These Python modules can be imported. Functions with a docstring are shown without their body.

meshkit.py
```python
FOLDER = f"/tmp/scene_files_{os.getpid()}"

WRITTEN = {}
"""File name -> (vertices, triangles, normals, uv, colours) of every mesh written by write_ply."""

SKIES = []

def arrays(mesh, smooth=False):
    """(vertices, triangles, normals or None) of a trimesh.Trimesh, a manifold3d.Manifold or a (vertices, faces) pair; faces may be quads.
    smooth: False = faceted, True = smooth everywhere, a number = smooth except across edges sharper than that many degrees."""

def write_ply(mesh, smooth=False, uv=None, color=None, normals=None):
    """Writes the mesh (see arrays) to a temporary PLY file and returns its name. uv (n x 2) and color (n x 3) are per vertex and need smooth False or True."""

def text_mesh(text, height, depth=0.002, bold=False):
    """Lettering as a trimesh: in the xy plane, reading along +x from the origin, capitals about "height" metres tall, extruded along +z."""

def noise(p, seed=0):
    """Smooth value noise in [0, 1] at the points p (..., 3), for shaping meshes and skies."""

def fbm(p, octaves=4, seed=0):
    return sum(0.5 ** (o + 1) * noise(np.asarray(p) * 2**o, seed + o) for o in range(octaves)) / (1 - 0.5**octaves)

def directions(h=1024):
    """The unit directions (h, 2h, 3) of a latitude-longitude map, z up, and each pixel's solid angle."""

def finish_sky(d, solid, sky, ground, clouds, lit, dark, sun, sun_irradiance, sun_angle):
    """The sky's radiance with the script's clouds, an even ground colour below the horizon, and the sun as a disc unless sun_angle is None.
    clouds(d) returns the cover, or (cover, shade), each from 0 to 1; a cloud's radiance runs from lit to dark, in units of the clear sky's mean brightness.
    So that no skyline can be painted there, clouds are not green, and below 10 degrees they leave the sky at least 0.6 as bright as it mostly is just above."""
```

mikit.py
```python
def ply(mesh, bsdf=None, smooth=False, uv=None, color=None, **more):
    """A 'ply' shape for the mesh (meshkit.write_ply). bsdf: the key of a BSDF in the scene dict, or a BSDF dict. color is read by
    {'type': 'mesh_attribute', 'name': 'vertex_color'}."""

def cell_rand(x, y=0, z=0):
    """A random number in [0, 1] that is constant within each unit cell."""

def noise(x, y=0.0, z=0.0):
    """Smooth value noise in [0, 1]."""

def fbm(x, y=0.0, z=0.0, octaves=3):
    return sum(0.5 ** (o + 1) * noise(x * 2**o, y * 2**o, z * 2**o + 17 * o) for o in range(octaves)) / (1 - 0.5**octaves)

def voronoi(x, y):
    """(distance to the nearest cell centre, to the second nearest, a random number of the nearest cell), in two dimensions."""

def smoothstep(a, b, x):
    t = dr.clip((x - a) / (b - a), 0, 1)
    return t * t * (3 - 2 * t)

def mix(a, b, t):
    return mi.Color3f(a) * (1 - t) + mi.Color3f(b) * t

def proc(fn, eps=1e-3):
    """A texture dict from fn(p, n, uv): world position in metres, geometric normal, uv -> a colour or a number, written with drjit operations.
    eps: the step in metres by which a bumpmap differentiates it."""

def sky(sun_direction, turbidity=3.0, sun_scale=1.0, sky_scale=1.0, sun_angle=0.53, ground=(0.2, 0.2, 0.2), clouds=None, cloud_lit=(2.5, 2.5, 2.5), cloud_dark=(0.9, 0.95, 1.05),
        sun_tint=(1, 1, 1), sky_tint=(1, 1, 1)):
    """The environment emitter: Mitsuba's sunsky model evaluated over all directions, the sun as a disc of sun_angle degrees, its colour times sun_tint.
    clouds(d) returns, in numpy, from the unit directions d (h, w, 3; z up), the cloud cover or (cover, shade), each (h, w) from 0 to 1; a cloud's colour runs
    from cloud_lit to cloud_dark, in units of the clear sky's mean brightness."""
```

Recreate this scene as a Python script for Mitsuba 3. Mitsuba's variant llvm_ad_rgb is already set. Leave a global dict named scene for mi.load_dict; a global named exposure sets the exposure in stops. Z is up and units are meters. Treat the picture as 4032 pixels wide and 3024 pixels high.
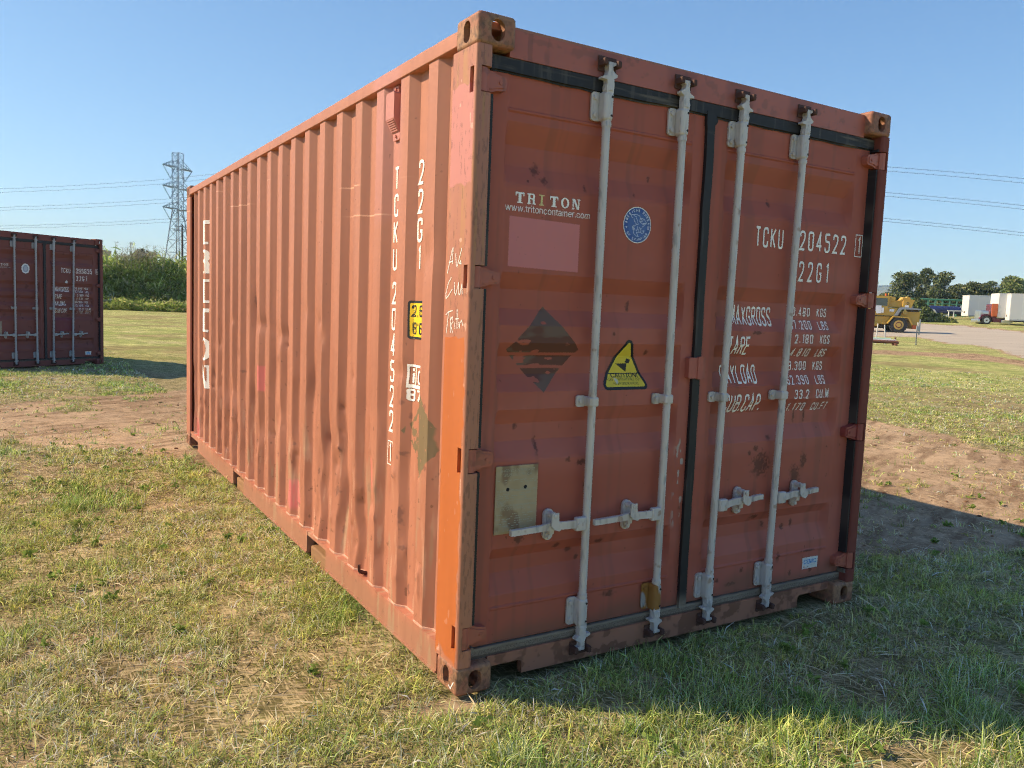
import math
import numpy as np
import trimesh
import mitsuba as mi
import drjit as dr
import manifold3d as m3
import shapely
from shapely.geometry import Polygon, LineString, MultiPolygon, box as sbox, Point
from shapely import affinity
from shapely.ops import unary_union
from scipy.interpolate import PchipInterpolator
import mikit
import meshkit
from mikit import noise, fbm, voronoi, cell_rand, smoothstep, mix, proc

scene, labels = {}, {}
T = mi.ScalarTransform4f
rng = np.random.default_rng(7)

# ---------------------------------------------------------------- camera, sky, exposure
CAM = np.array([-1.417, -2.650, 1.529])
YAW, PITCH, ROLL = 0.5481, -0.09585, -0.03959
fwd = np.array([math.cos(PITCH) * math.sin(YAW), math.cos(PITCH) * math.cos(YAW), math.sin(PITCH)])
rgt = np.array([math.cos(YAW), -math.sin(YAW), 0.0])
dwn = np.cross(fwd, rgt)
up = -(-math.sin(ROLL) * rgt + math.cos(ROLL) * dwn)
scene['camera'] = {'type': 'perspective', 'fov': 2 * math.degrees(math.atan(2016 / 3164.65)), 'fov_axis': 'x', 'near_clip': 0.05, 'far_clip': 20000.0,
                   'to_world': T().look_at(origin=CAM.tolist(), target=(CAM + fwd).tolist(), up=up.tolist())}
scene['sky'] = mikit.sky((-1.097, 0.80, 1.0), turbidity=3.0, sky_scale=1.0, sun_tint=(1.0, 0.96, 0.90), sky_tint=(.76, .93, 1.08))
exposure = 2.3

# ---------------------------------------------------------------- helpers: registration
def tag(key, label=None, category=None, group=None, kind=None):
    d = {}
    for k, v in (('label', label), ('category', category), ('group', group), ('kind', kind)):
        if v:
            d[k] = v
    labels[key] = d

used = {}
def numbered(key):
    n = used.get(key, 0)
    used[key] = n + 1
    return key if n == 0 else f'{key}_{n:03d}'

def add(key, mesh, bsdf, smooth=False, color=None, to_world=None, exact=False):
    if isinstance(mesh, (list, tuple)) and mesh and isinstance(mesh[0], trimesh.Trimesh):
        mesh = cat(mesh)
    if not exact:
        key = numbered(key)
    d = mikit.ply(mesh, bsdf, smooth=smooth, color=color)
    if to_world is not None:
        d['to_world'] = to_world
    scene[key] = d
    return key

# ---------------------------------------------------------------- helpers: shapes
def cat(ms):
    return trimesh.util.concatenate([tm(m) for m in ms])

def tm(m):
    if isinstance(m, m3.Manifold):
        q = m.to_mesh()
        return trimesh.Trimesh(q.vert_properties[:, :3], q.tri_verts, process=False)
    return m

def box(x0, x1, y0, y1, z0, z1):
    b = trimesh.creation.box((abs(x1 - x0), abs(y1 - y0), abs(z1 - z0)))
    b.apply_translation(((x0 + x1) / 2, (y0 + y1) / 2, (z0 + z1) / 2))
    return b

def rbox(x0, x1, y0, y1, z0, z1, r=0.01, seg=8):
    x0, x1 = min(x0, x1), max(x0, x1); y0, y1 = min(y0, y1), max(y0, y1); z0, z1 = min(z0, z1), max(z0, z1)
    r = min(r, (x1 - x0) / 2.01, (y1 - y0) / 2.01, (z1 - z0) / 2.01)
    s = m3.Manifold.sphere(r, seg)
    return m3.Manifold.batch_hull([s.translate((x, y, z)) for x in (x0 + r, x1 - r) for y in (y0 + r, y1 - r) for z in (z0 + r, z1 - r)])

def cyl(a, b, r, n=10, r2=None):
    a, b = np.asarray(a, float), np.asarray(b, float)
    d = b - a; L = np.linalg.norm(d); d = d / L
    x = np.cross(d, [0, 0, 1] if abs(d[2]) < .9 else [1, 0, 0]); x /= np.linalg.norm(x)
    y = np.cross(d, x)
    t = np.arange(n) * 2 * np.pi / n
    ring = np.cos(t)[:, None] * x + np.sin(t)[:, None] * y
    v = np.vstack([a + ring * r, b + ring * (r if r2 is None else r2), [a], [b]])
    f = []
    for i in range(n):
        j = (i + 1) % n
        f += [[i, j, n + j], [i, n + j, n + i], [2 * n, j, i], [2 * n + 1, n + i, n + j]]
    return trimesh.Trimesh(v, f, process=False)

def bar(a, b, w, h=None):
    return cyl(a, b, w / 2 ** .5, 4)

def polys(g):
    if g.is_empty:
        return []
    return [q for q in (g.geoms if hasattr(g, 'geoms') else [g]) if isinstance(q, Polygon) and q.area > 1e-9]

def flat(g):
    """2-D polygon(s) -> (vertices 2-D, faces)"""
    vs, fs, at = [], [], 0
    for q in polys(g):
        v, f = trimesh.creation.triangulate_polygon(q, engine='earcut')
        v = np.asarray(v)[:, :2]; f = np.asarray(f)
        a = v[f]
        s = (a[:, 1, 0] - a[:, 0, 0]) * (a[:, 2, 1] - a[:, 0, 1]) - (a[:, 1, 1] - a[:, 0, 1]) * (a[:, 2, 0] - a[:, 0, 0])
        f = np.where(s[:, None] < 0, f[:, ::-1], f)
        vs.append(v); fs.append(f + at); at += len(v)
    return np.vstack(vs), np.vstack(fs)

def extrude(g, h):
    return cat([trimesh.creation.extrude_polygon(q, h, engine='earcut') for q in polys(g)])

def xz_extrude(g, y0, y1):
    """polygon in (x, z), extruded from y0 to y1"""
    m = extrude(g, y1 - y0)
    v = m.vertices.copy()
    return trimesh.Trimesh(np.c_[v[:, 0], y0 + v[:, 2], v[:, 1]], m.faces[:, ::-1], process=False)

def yz_extrude(g, x0, x1):
    m = extrude(g, x1 - x0)
    v = m.vertices.copy()
    return trimesh.Trimesh(np.c_[x0 + v[:, 2], v[:, 0], v[:, 1]], m.faces, process=False)

def rrect(x0, x1, z0, z1, r):
    return sbox(x0 + r, z0 + r, x1 - r, z1 - r).buffer(r, quad_segs=4)

# ---------------------------------------------------------------- lettering
def rpath(pts, r, seg=4):
    out = [pts[0]]
    for i in range(1, len(pts) - 1):
        a, b, c = (np.array(p, float) for p in pts[i - 1:i + 2])
        u, v = a - b, c - b
        k = min(r, np.linalg.norm(u) * .5, np.linalg.norm(v) * .5)
        p, q = b + u / np.linalg.norm(u) * k, b + v / np.linalg.norm(v) * k
        for t in np.linspace(0, 1, seg + 1):
            out.append(tuple((1 - t) ** 2 * p + 2 * t * (1 - t) * b + t * t * q))
    out.append(pts[-1])
    return out

def loop(x0, x1, z0, z1, r=.22):
    m = (x0 + x1) / 2
    return rpath([(m, z1), (x1, z1), (x1, z0), (x0, z0), (x0, z1), (m, z1)], r)

W_ = .40
R_ = .2
GL = {
    'T': [[(0, 1), (W_, 1)], [(W_ / 2, 1), (W_ / 2, 0)]],
    'C': [rpath([(W_, .7), (W_, 1), (0, 1), (0, 0), (W_, 0), (W_, .3)], R_)],
    'K': [[(0, 0), (0, 1)], [(W_, 1), (0, .38)], [(.13, .55), (W_, 0)]],
    'U': [rpath([(0, 1), (0, 0), (W_, 0), (W_, 1)], R_)],
    'O': [loop(0, W_, 0, 1)], '0': [loop(0, W_, 0, 1)],
    'D': [rpath([(0, 0), (0, 1), (W_, 1), (W_, 0), (0, 0)], .2)],
    '1': [[(W_ * .15, .86), (W_ * .5, 1), (W_ * .5, 0)]],
    'I': [[(W_ * .5, 1), (W_ * .5, 0)]],
    '2': [rpath([(0, .72), (0, 1), (W_, 1), (W_, .58), (0, 0)], R_) + [(W_, 0)]],
    '3': [rpath([(0, .76), (0, 1), (W_, 1), (W_, .54), (.14, .54)], R_), rpath([(.14, .54), (W_, .54), (W_, 0), (0, 0), (0, .24)], R_)],
    '4': [[(W_ * .72, 0), (W_ * .72, 1), (0, .28), (W_ * 1.05, .28)]],
    '5': [[(W_, 1), (0, 1)], rpath([(0, 1), (0, .56), (W_, .60), (W_, 0), (0, 0), (0, .24)], R_)],
    '6': [rpath([(W_, .78), (W_, 1), (0, 1), (0, 0), (W_, 0), (W_, .56), (0, .56)], R_)],
    '7': [[(0, 1), (W_, 1), (W_ * .3, 0)]],
    '8': [loop(0, W_, .52, 1, .18), loop(0, W_, 0, .52, .18)],
    '9': [rpath([(W_, .46), (0, .46), (0, 1), (W_, 1), (W_, 0), (0, 0), (0, .22)], R_)],
    'G': [rpath([(W_, .72), (W_, 1), (0, 1), (0, 0), (W_, 0), (W_, .45)], R_) + [(W_ * .55, .45)]],
    'M': [[(0, 0), (0, 1), (W_ * .62, .2), (W_ * 1.24, 1), (W_ * 1.24, 0)]],
    'A': [[(0, 0), (W_ * .55, 1), (W_ * 1.1, 0)], [(W_ * .18, .3), (W_ * .92, .3)]],
    'X': [[(0, 0), (W_, 1)], [(0, 1), (W_, 0)]],
    'R': [rpath([(0, 0), (0, 1), (W_, 1), (W_, .5), (0, .5)], .16), [(W_ * .5, .5), (W_, 0)]],
    'S': [rpath([(W_, .75), (W_, 1), (0, 1), (0, .56), (W_, .46), (W_, 0), (0, 0), (0, .25)], R_)],
    'E': [[(W_, 1), (0, 1), (0, 0), (W_, 0)], [(0, .52), (W_ * .85, .52)]],
    'F': [[(W_, 1), (0, 1), (0, 0)], [(0, .52), (W_ * .85, .52)]],
    'P': [rpath([(0, 0), (0, 1), (W_, 1), (W_, .45), (0, .45)], .18)],
    'B': [rpath([(0, 0), (0, 1), (W_, 1), (W_, .53), (0, .53)], .16), rpath([(0, .53), (W_, .53), (W_, 0), (0, 0)], .18)],
    'Y': [[(0, 1), (W_ / 2, .48), (W_, 1)], [(W_ / 2, .48), (W_ / 2, 0)]],
    'L': [[(0, 1), (0, 0), (W_, 0)]],
    'N': [[(0, 0), (0, 1), (W_, 0), (W_, 1)]],
    'H': [[(0, 0), (0, 1)], [(W_, 0), (W_, 1)], [(0, .5), (W_, .5)]],
    'i': [[(W_ * .5, .7), (W_ * .5, 0)], [(W_ * .5, 1), (W_ * .5, .88)]],
    'm': [rpath([(0, 0), (0, .72), (W_ * .6, .72), (W_ * .6, 0)], .1), rpath([(W_ * .6, .6), (W_ * .6, .72), (W_ * 1.2, .72), (W_ * 1.2, 0)], .1)],
    '.': [[(0, 0), (0, .14)]], ',': [[(.06, .06), (0, -.12)]], "'": [[(0, 1), (0, .76)]], '"': [[(0, 1), (0, .76)], [(.14, 1), (.14, .76)]],
    '!': [[(W_ * .3, 1), (W_ * .3, .3)], [(W_ * .3, .06), (W_ * .3, 0)]],
}

def glyph(ch, sw=.13):
    g = unary_union([LineString([(x, z * (1 - sw) + sw / 2) for x, z in s]).buffer(sw / 2, cap_style='flat', join_style='mitre', mitre_limit=2) for s in GL[ch]])
    return g, max(x for s in GL[ch] for x, _ in s)

def text(s, x0, x1, z0, z1, sw=.13, gap=.2, space=.4, slant=0.0):
    """the string as polygons that fill the box x0..x1, z0..z1"""
    at, gs = 0, []
    for ch in s:
        if ch == ' ':
            at += space; continue
        g, w = glyph(ch, sw)
        gs.append(affinity.translate(g, at + sw / 2, 0)); at += w + sw + gap
    at -= gap
    g = unary_union(gs)
    g = affinity.affine_transform(g, [(x1 - x0) / at, slant, 0, z1 - z0, x0, z0])
    return g.simplify((z1 - z0) * .008)

def slab(ch, x0, x1, z0, z1):
    """heavy slab-serif capitals"""
    B = lambda a, b, c, d: sbox(a, c, b, d)
    if ch == 'T':
        g = unary_union([B(.0, .9, .84, 1), B(0, .1, .66, 1), B(.8, .9, .66, 1), B(.31, .60, 0, 1), B(.16, .75, 0, .1)])
    elif ch == 'I':
        g = unary_union([B(.31, .60, 0, 1), B(.08, .83, 0, .11), B(.08, .83, .89, 1)])
    elif ch == 'O':
        g = Point(0, 0).buffer(1, quad_segs=10); g = affinity.affine_transform(g, [.45, 0, 0, .5, .45, .5]).difference(affinity.affine_transform(Point(0, 0).buffer(1, quad_segs=10), [.22, 0, 0, .38, .45, .5]))
    elif ch == 'R':
        bowl = rrect(.1, .82, .46, 1, .25).difference(rrect(.32, .6, .58, .88, .13))
        g = unary_union([B(.1, .32, 0, 1), B(0, .44, 0, .1), B(0, .3, .9, 1), bowl, Polygon([(.52, .52), (.74, .52), (.80, .40), (.80, .10), (.94, .10), (.94, 0), (.62, 0), (.59, .06), (.59, .36)])]).difference(rrect(.32, .6, .58, .88, .1))
    else:  # N
        g = unary_union([B(.08, .2, 0, 1), B(0, .3, 0, .1), B(0, .3, .9, 1), B(.7, .82, 0, 1), B(.6, .92, .9, 1), Polygon([(.08, 1), (.34, 1), (.82, 0), (.58, 0)])])
    return affinity.affine_transform(g, [(x1 - x0) / .92, 0, 0, z1 - z0, x0, z0])

def font_poly(s, x0, x1, z0, h, bold=False):
    """lettering from the renderer's own font helper, as 2-D triangles scaled to the width x0..x1"""
    m = meshkit.text_mesh(s, h, 0.001, bold)
    top = m.triangles_center[:, 2] > 0.0009
    tri = m.triangles[top][:, :, :2].copy()
    lo, hi = tri[:, :, 0].min(), tri[:, :, 0].max()
    tri[:, :, 0] = x0 + (tri[:, :, 0] - lo) * (x1 - x0) / (hi - lo)
    tri[:, :, 1] += z0
    return tri.reshape(-1, 2), np.arange(len(tri) * 3).reshape(-1, 3)

class Decal:
    """flat print laid on a surface: coloured polygons in surface coordinates"""
    def __init__(self): self.v, self.f, self.c, self.o, self.n = [], [], [], [], 0
    def put(self, g, color, lift=0.0):
        v, f = g if isinstance(g, tuple) else flat(g)
        if len(f) == 0: return self
        self.v.append(v); self.f.append(f + self.n); self.n += len(v)
        self.c.append(np.tile(np.asarray(color, float), (len(v), 1))); self.o.append(np.full(len(v), lift))
        return self
    def drape(self, surf, edge, base=.0016):
        """surf(u, v, off) -> 3-D points; edge: longest edge after subdivision"""
        v, f, c, o = np.vstack(self.v), np.vstack(self.f), np.vstack(self.c), np.concatenate(self.o)
        a = np.c_[v, c, o]
        for _ in range(9):
            tri = a[f][:, :, :2]
            L = np.linalg.norm(tri - np.roll(tri, -1, axis=1), axis=2)
            big = L.max(1) > edge
            if not big.any(): break
            k = L[big].argmax(1); r = np.arange(len(k)); q = f[big]
            i, j, m = q[r, k], q[r, (k + 1) % 3], q[r, (k + 2) % 3]
            new = len(a) + np.arange(len(k))
            a = np.vstack([a, (a[i] + a[j]) / 2])
            f = np.vstack([f[~big], np.c_[i, new, m], np.c_[new, j, m]])
        P = surf(a[:, 0], a[:, 1], base + a[:, 5])
        return trimesh.Trimesh(P, f, process=False), a[:, 2:5]

WHITE = (.84, .82, .78)
BLACK = (.015, .015, .018)

# ---------------------------------------------------------------- materials
def C3(c): return mi.Color3f(*c)
def lerp(a, b, t): return a + (b - a) * t
def principled(color, rough=.5, metallic=0.0, spec=.5, **kw):
    c = color if isinstance(color, dict) else {'type': 'rgb', 'value': list(color)}
    d = {'type': 'principled', 'base_color': c, 'roughness': rough, 'metallic': metallic, 'specular': spec, **kw}
    return {'type': 'twosided', 'bsdf': d}
def mat(name, *a, **k):
    scene[name] = principled(*a, **k)
VC = {'type': 'mesh_attribute', 'name': 'vertex_color'}
mat('print_material', VC, .55)
scene['leaf_material'] = {'type': 'principledthin', 'base_color': VC, 'roughness': .8, 'diff_trans': .7, 'spec_trans': 0.0, 'eta': 1.12}
scene['cane_material'] = {'type': 'principledthin', 'base_color': VC, 'roughness': .5, 'diff_trans': 1.15, 'spec_trans': 0.0, 'eta': 1.3}
scene['foliage_material'] = {'type': 'twosided', 'bsdf': {'type': 'diffuse', 'reflectance': VC}}

def blot(a, b, ca, cb, ra, rb, w=.35, f=60.0):
    """a ragged spot, 0 to 1"""
    d = dr.sqrt(dr.square((a - ca) / ra) + dr.square((b - cb) / rb))
    return 1 - smoothstep(1 - w, 1 + w, d + (noise(a * f, b * f, 3.0) - .5) * 1.1)
def rect(a, b, a0, a1, b0, b1, e=.006):
    return smoothstep(a0 - e, a0 + e, a) * (1 - smoothstep(a1 - e, a1 + e, a)) * smoothstep(b0 - e, b0 + e, b) * (1 - smoothstep(b1 - e, b1 + e, b))

RUST = (.10, .040, .022)
def wall_color(p, n, uv):
    y, z = p.y, p.z
    big = fbm(y * 1.6, z * .9, p.x * 4, 3)
    streak = fbm(y * 26, z * 1.3, 1.0, 2)
    c = mix((.335, .126, .075), (.410, .164, .102), smoothstep(.3, .7, big * .6 + streak * .4))
    c = mix(c, (.425, .176, .114), smoothstep(1.2, 2.6, z) * .4)
    # fork scratches: pale slanting lines near the top, chalky scuffs in the middle
    for z0, s in ((2.02, .05), (2.18, .045), (1.86, .06)):
        ln = dr.abs(z - (z0 + s * y + .03 * noise(y * .8, 5.0)))
        c = mix(c, (.66, .36, .25), (1 - smoothstep(.001, .006, ln)) * smoothstep(.5, .75, noise(y * 3, z0 * 9)) * .8)
    # pink primer patches
    c = mix(c, (.55, .13, .13), .75 * rect(y, z, 2.995, 3.20, .86, 1.04, .008))
    c = mix(c, (.58, .13, .14), .8 * blot(y, z, 2.29, .28, .12, .10, .3, 14))
    c = mix(c, (.56, .14, .13), .7 * rect(y, z, .965, 1.045, .62, .77, .02))
    c = mix(c, (.52, .10, .10), .7 * rect(y, z, 5.42, 5.66, .16, .34, .03))
    c = mix(c, (.46, .20, .19), .55 * rect(y, z, .70, 1.02, 1.9, 2.6, .05) * (.5 + .5 * smoothstep(2.0, 2.3, z)))
    # ghost of a peeled diamond placard
    dm = dr.abs(y - .44) / .185 + dr.abs(z - .963) / .19 + (noise(y * 50, z * 50) - .5) * .07
    ins = (1 - smoothstep(.97, 1.0, dm)) * smoothstep(.300, .318, y + (noise(z * 40, 2.0) - .5) * .03)
    peel = smoothstep(.50, .56, fbm(y * 42, z * 30, 9.0, 3) + .18 * smoothstep(.455, .43, y))
    peel = dr.maximum(peel, (1 - smoothstep(.425, .437, y)) * smoothstep(.30, .40, fbm(y * 60, z * 60, 4.0, 2) + (y - .33) * 1.5))
    c = mix(c, (.165, .125, .065), ins * peel * .92)
    # rust: small blisters everywhere, more towards the bottom, and a few bigger scabs
    n1 = noise(y * 34, z * 26, 2.0) * .65 + noise(y * 90, z * 70, 7.0) * .35
    c = mix(c, RUST, smoothstep(.87, .96, n1 + .10 * (1 - smoothstep(.2, 1.3, z))) * .5)
    for a, b, ra, rb in ((.63, 1.09, .022, .016), (.585, 1.03, .012, .014), (.62, .86, .03, .012), (.655, .835, .012, .012), (.70, .74, .03, .008), (.62, .57, .02, .05), (.60, .43, .025, .012), (.57, .25, .015, .03),
                         (1.08, .60, .018, .03), (1.48, .50, .03, .03), (1.42, .30, .02, .03), (2.26, .24, .03, .02), (2.3, .62, .015, .015), (3.09, .93, .03, .028), (1.9, .36, .012, .02), (2.62, .5, .02, .02), (3.4, 1.5, .01, .05),
                         (4.0, .6, .015, .05), (4.4, .35, .02, .03), (3.0, 1.33, .05, .015), (3.7, .95, .05, .012), (2.75, .36, .012, .02), (1.78, .55, .012, .02), (.36, .4, .01, .015), (.38, 1.1, .012, .015), (.365, .84, .015, .012)):
        c = mix(c, (.16, .07, .055), blot(y, z, a, b, ra * .8, rb * .8, .5, 90) * .6)
    c = mix(c, (.58, .36, .26), smoothstep(.62, .80, fbm(y * 26, z * 5, 12.0, 4)) * smoothstep(1.1, .3, z) * .4)
    c = mix(c, (.30, .155, .098), (1 - smoothstep(.10, .165, z + (noise(y * 9, 6.0) - .5) * .03)) * .6)
    # bare scuffed seams low on the ribs
    c = mix(c, (.34, .25, .16), smoothstep(.62, .78, fbm(y * 22, z * 3.0, 21.0, 3)) * smoothstep(.9, .5, z) * .5)
    return c
mat('wall_paint', proc(wall_color), .55)

def post_color(p, n, uv):
    y, z = p.y, p.z
    c = mix((.36, .140, .088), (.43, .180, .112), fbm(y * 9, z * 2, p.x * 9, 3))
    drip = fbm(y * 60, z * 2.2, p.x * 60, 3)
    c = mix(c, (.40, .20, .075), smoothstep(.48, .68, drip) * .65 * smoothstep(1.3, 2.0, z))
    side = smoothstep(.012, .02, y)
    c = mix(c, (.49, .19, .165), side * rect(y, z + (noise(y * 30, 3.0) - .5) * .02, -.1, .3, 1.975, 2.34, .004) * .9)
    edge = 1.405 + (noise(y * 40, 1.0) - .5) * .014
    orange = (1 - smoothstep(edge - .002, edge + .002, z)) * smoothstep(.016, .024, y + (noise(z * 25, 4.0) - .5) * .02) * smoothstep(.125, .15, z + (noise(y * 20, 8.0) - .5) * .07)
    c = mix(c, mix((.40, .108, .030), (.46, .132, .040), fbm(y * 14, z * 1.5, 2.0, 2)), orange)
    wear = smoothstep(.62, .76, fbm(y * 110 + 3, z * 30, p.x * 110, 4) + .05 * (1 - smoothstep(.0, .02, y)))
    c = mix(c, (.17, .07, .045), wear * .5 * (1 - orange * .9))
    chip = smoothstep(.93, .95, noise(y * 50, z * 22, p.x * 90 + 5))
    return mix(c, (.62, .40, .32), chip * .6 * (1 - orange * .7) * side)
mat('post_paint', proc(post_color), .45)

def door_base(x, z):
    c = mix((.350, .090, .060), (.405, .110, .075), fbm(x * 1.4, z * 1.6, 3.0, 3))
    c = mix(c, (.45, .150, .120), smoothstep(.5, .7, fbm(x * 1.1, z * 4, 8.0, 2)) * .4)
    c = mix(c, (.22, .085, .062), smoothstep(.54, .74, fbm(x * 24, z * .8, 5.0, 3)) * .35)
    return c
def door_color(p, n, uv):
    x, z = p.x, p.z
    c = door_base(x, z)
    c = mix(c, (.60, .205, .205), .9 * rect(x, z + (x - .36) * .02, .199, .534, 1.683, 1.876, .002))
    # ghost of a peeled placard
    dm = dr.abs(x - .392) / .178 + dr.abs(z - 1.36) / .176
    ins = 1 - smoothstep(.985, 1.0, dm)
    t = fbm(x * 14, z * 34, 2.0, 3)
    dark = smoothstep(.40, .46, t + .14 * smoothstep(1.43, 1.50, z) + .05)
    g = mix((.100, .044, .033), (.125, .092, .070), smoothstep(.46, .60, fbm(x * 7, z * 16, 5.0, 3) + .22 * smoothstep(1.43, 1.50, z) - .30 * rect(x, z, .25, .56, 1.36, 1.40, .012) + .1 * (1 - smoothstep(1.24, 1.28, z))))
    band = dr.maximum(rect(x, z, 0, 1, 1.336, 1.348, .002), rect(x, z + (noise(x * 9, 2.0) - .5) * .03, .22, .52, 1.285, 1.297, .003))
    c = mix(c, g, ins * dark * .9 * (1 - band))
    # rust blooms
    for a, b, ra, rb in ((.32, 2.07, .018, .02), (.355, 2.03, .016, .013), (.28, 2.02, .006, .006), (.555, 2.02, .006, .012), (.815, 2.02, .007, .008), (.91, 2.10, .008, .01), (.83, 1.55, .008, .02), (.74, 1.43, .006, .008), (.94, 1.35, .01, .01),
                         (.375, .97, .008, .03), (.66, .98, .014, .012), (.53, .90, .012, .01), (.60, .885, .02, .01), (.63, .78, .014, .035), (.655, .71, .012, .012), (.30, .585, .02, .014), (.50, .53, .014, .01), (.57, .5, .016, .01), (.63, .55, .012, .01), (.62, .46, .008, .012), (.73, .52, .02, .01), (.78, .28, .03, .012),
                         (1.66, 2.07, .01, .016), (1.62, 1.45, .03, .008), (1.96, 1.03, .008, .03), (2.04, 1.03, .007, .025), (1.70, .80, .05, .05), (1.66, .88, .016, .014), (1.62, .86, .01, .01), (1.75, .93, .012, .012), (1.96, .72, .03, .05), (2.02, .80, .02, .03), (2.2, .86, .006, .006), (1.70, .53, .02, .01), (1.78, .48, .01, .014), (1.93, .45, .012, .012), (2.0, .46, .01, .016),
                         (1.62, .27, .012, .012), (1.88, .30, .01, .02), (2.10, .31, .05, .004), (1.55, .21, .03, .008), (1.45, .24, .01, .012), (2.14, .20, .012, .012), (1.98, .21, .01, .015), (.28, 1.05, .008, .012), (1.08, .9, .008, .02)):
        c = mix(c, (.10, .038, .028), blot(x, z, a, b, ra, rb, .6, 110) * .8)
    n1 = noise(x * 46, z * 30, 2.0) * .6 + noise(x * 120, z * 80, 7.0) * .4
    c = mix(c, RUST, smoothstep(.88, .96, n1 + .04 * (1 - smoothstep(.3, 1.0, z))) * .5)
    # chipped white scabs on the inner stile and dirt along the foot of the doors
    c = mix(c, (.42, .34, .30), rect(x, z, 1.13, 1.19, .55, .95, .02) * smoothstep(.66, .72, fbm(x * 46, z * 20, 3.0, 2)))
    c = mix(c, (.16, .09, .06), (1 - smoothstep(.17, .27, z + (noise(x * 7, z * 9) - .5) * .12)) * .55)
    return c
mat('door_paint', proc(door_color), .55, spec=.3)

BARS = (.612, 1.026, 1.372, 1.785)
LEAN = (.002, .0, .0145, .020)    # how far each bar leans, metres per metre
def frame_color(p, n, uv):
    x, z = p.x, p.z
    c = mix((.355, .098, .066), (.405, .120, .082), fbm(x * 2.0, z * 9, 1.0, 3))
    for b in BARS:  # darker touch-up paint around the keepers
        w = .075 + .02 * noise(z * 20, b * 7)
        c = mix(c, (.27, .078, .056), (1 - smoothstep(w - .02, w + .02, dr.abs(x - b))) * .8)
        c = mix(c, (.14, .05, .035), (1 - smoothstep(.015, .05, dr.sqrt(dr.square(x - b) + dr.square(dr.abs(z - 1.295) - 1.2)))) * .8)
    low = 1 - smoothstep(.1, .2, z)
    c = mix(c, (.32, .18, .115), low * .6)
    r = fbm(x * 22, z * 26, 6.0, 3)
    c = mix(c, (.15, .065, .042), smoothstep(.60, .74, r + low * .08) * (.35 + .4 * low))
    c = mix(c, (.12, .05, .035), smoothstep(.74, .84, fbm(x * 24, z * 5, 9.0, 2)) * .4)
    return c
mat('frame_paint', proc(frame_color), .45)

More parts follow.
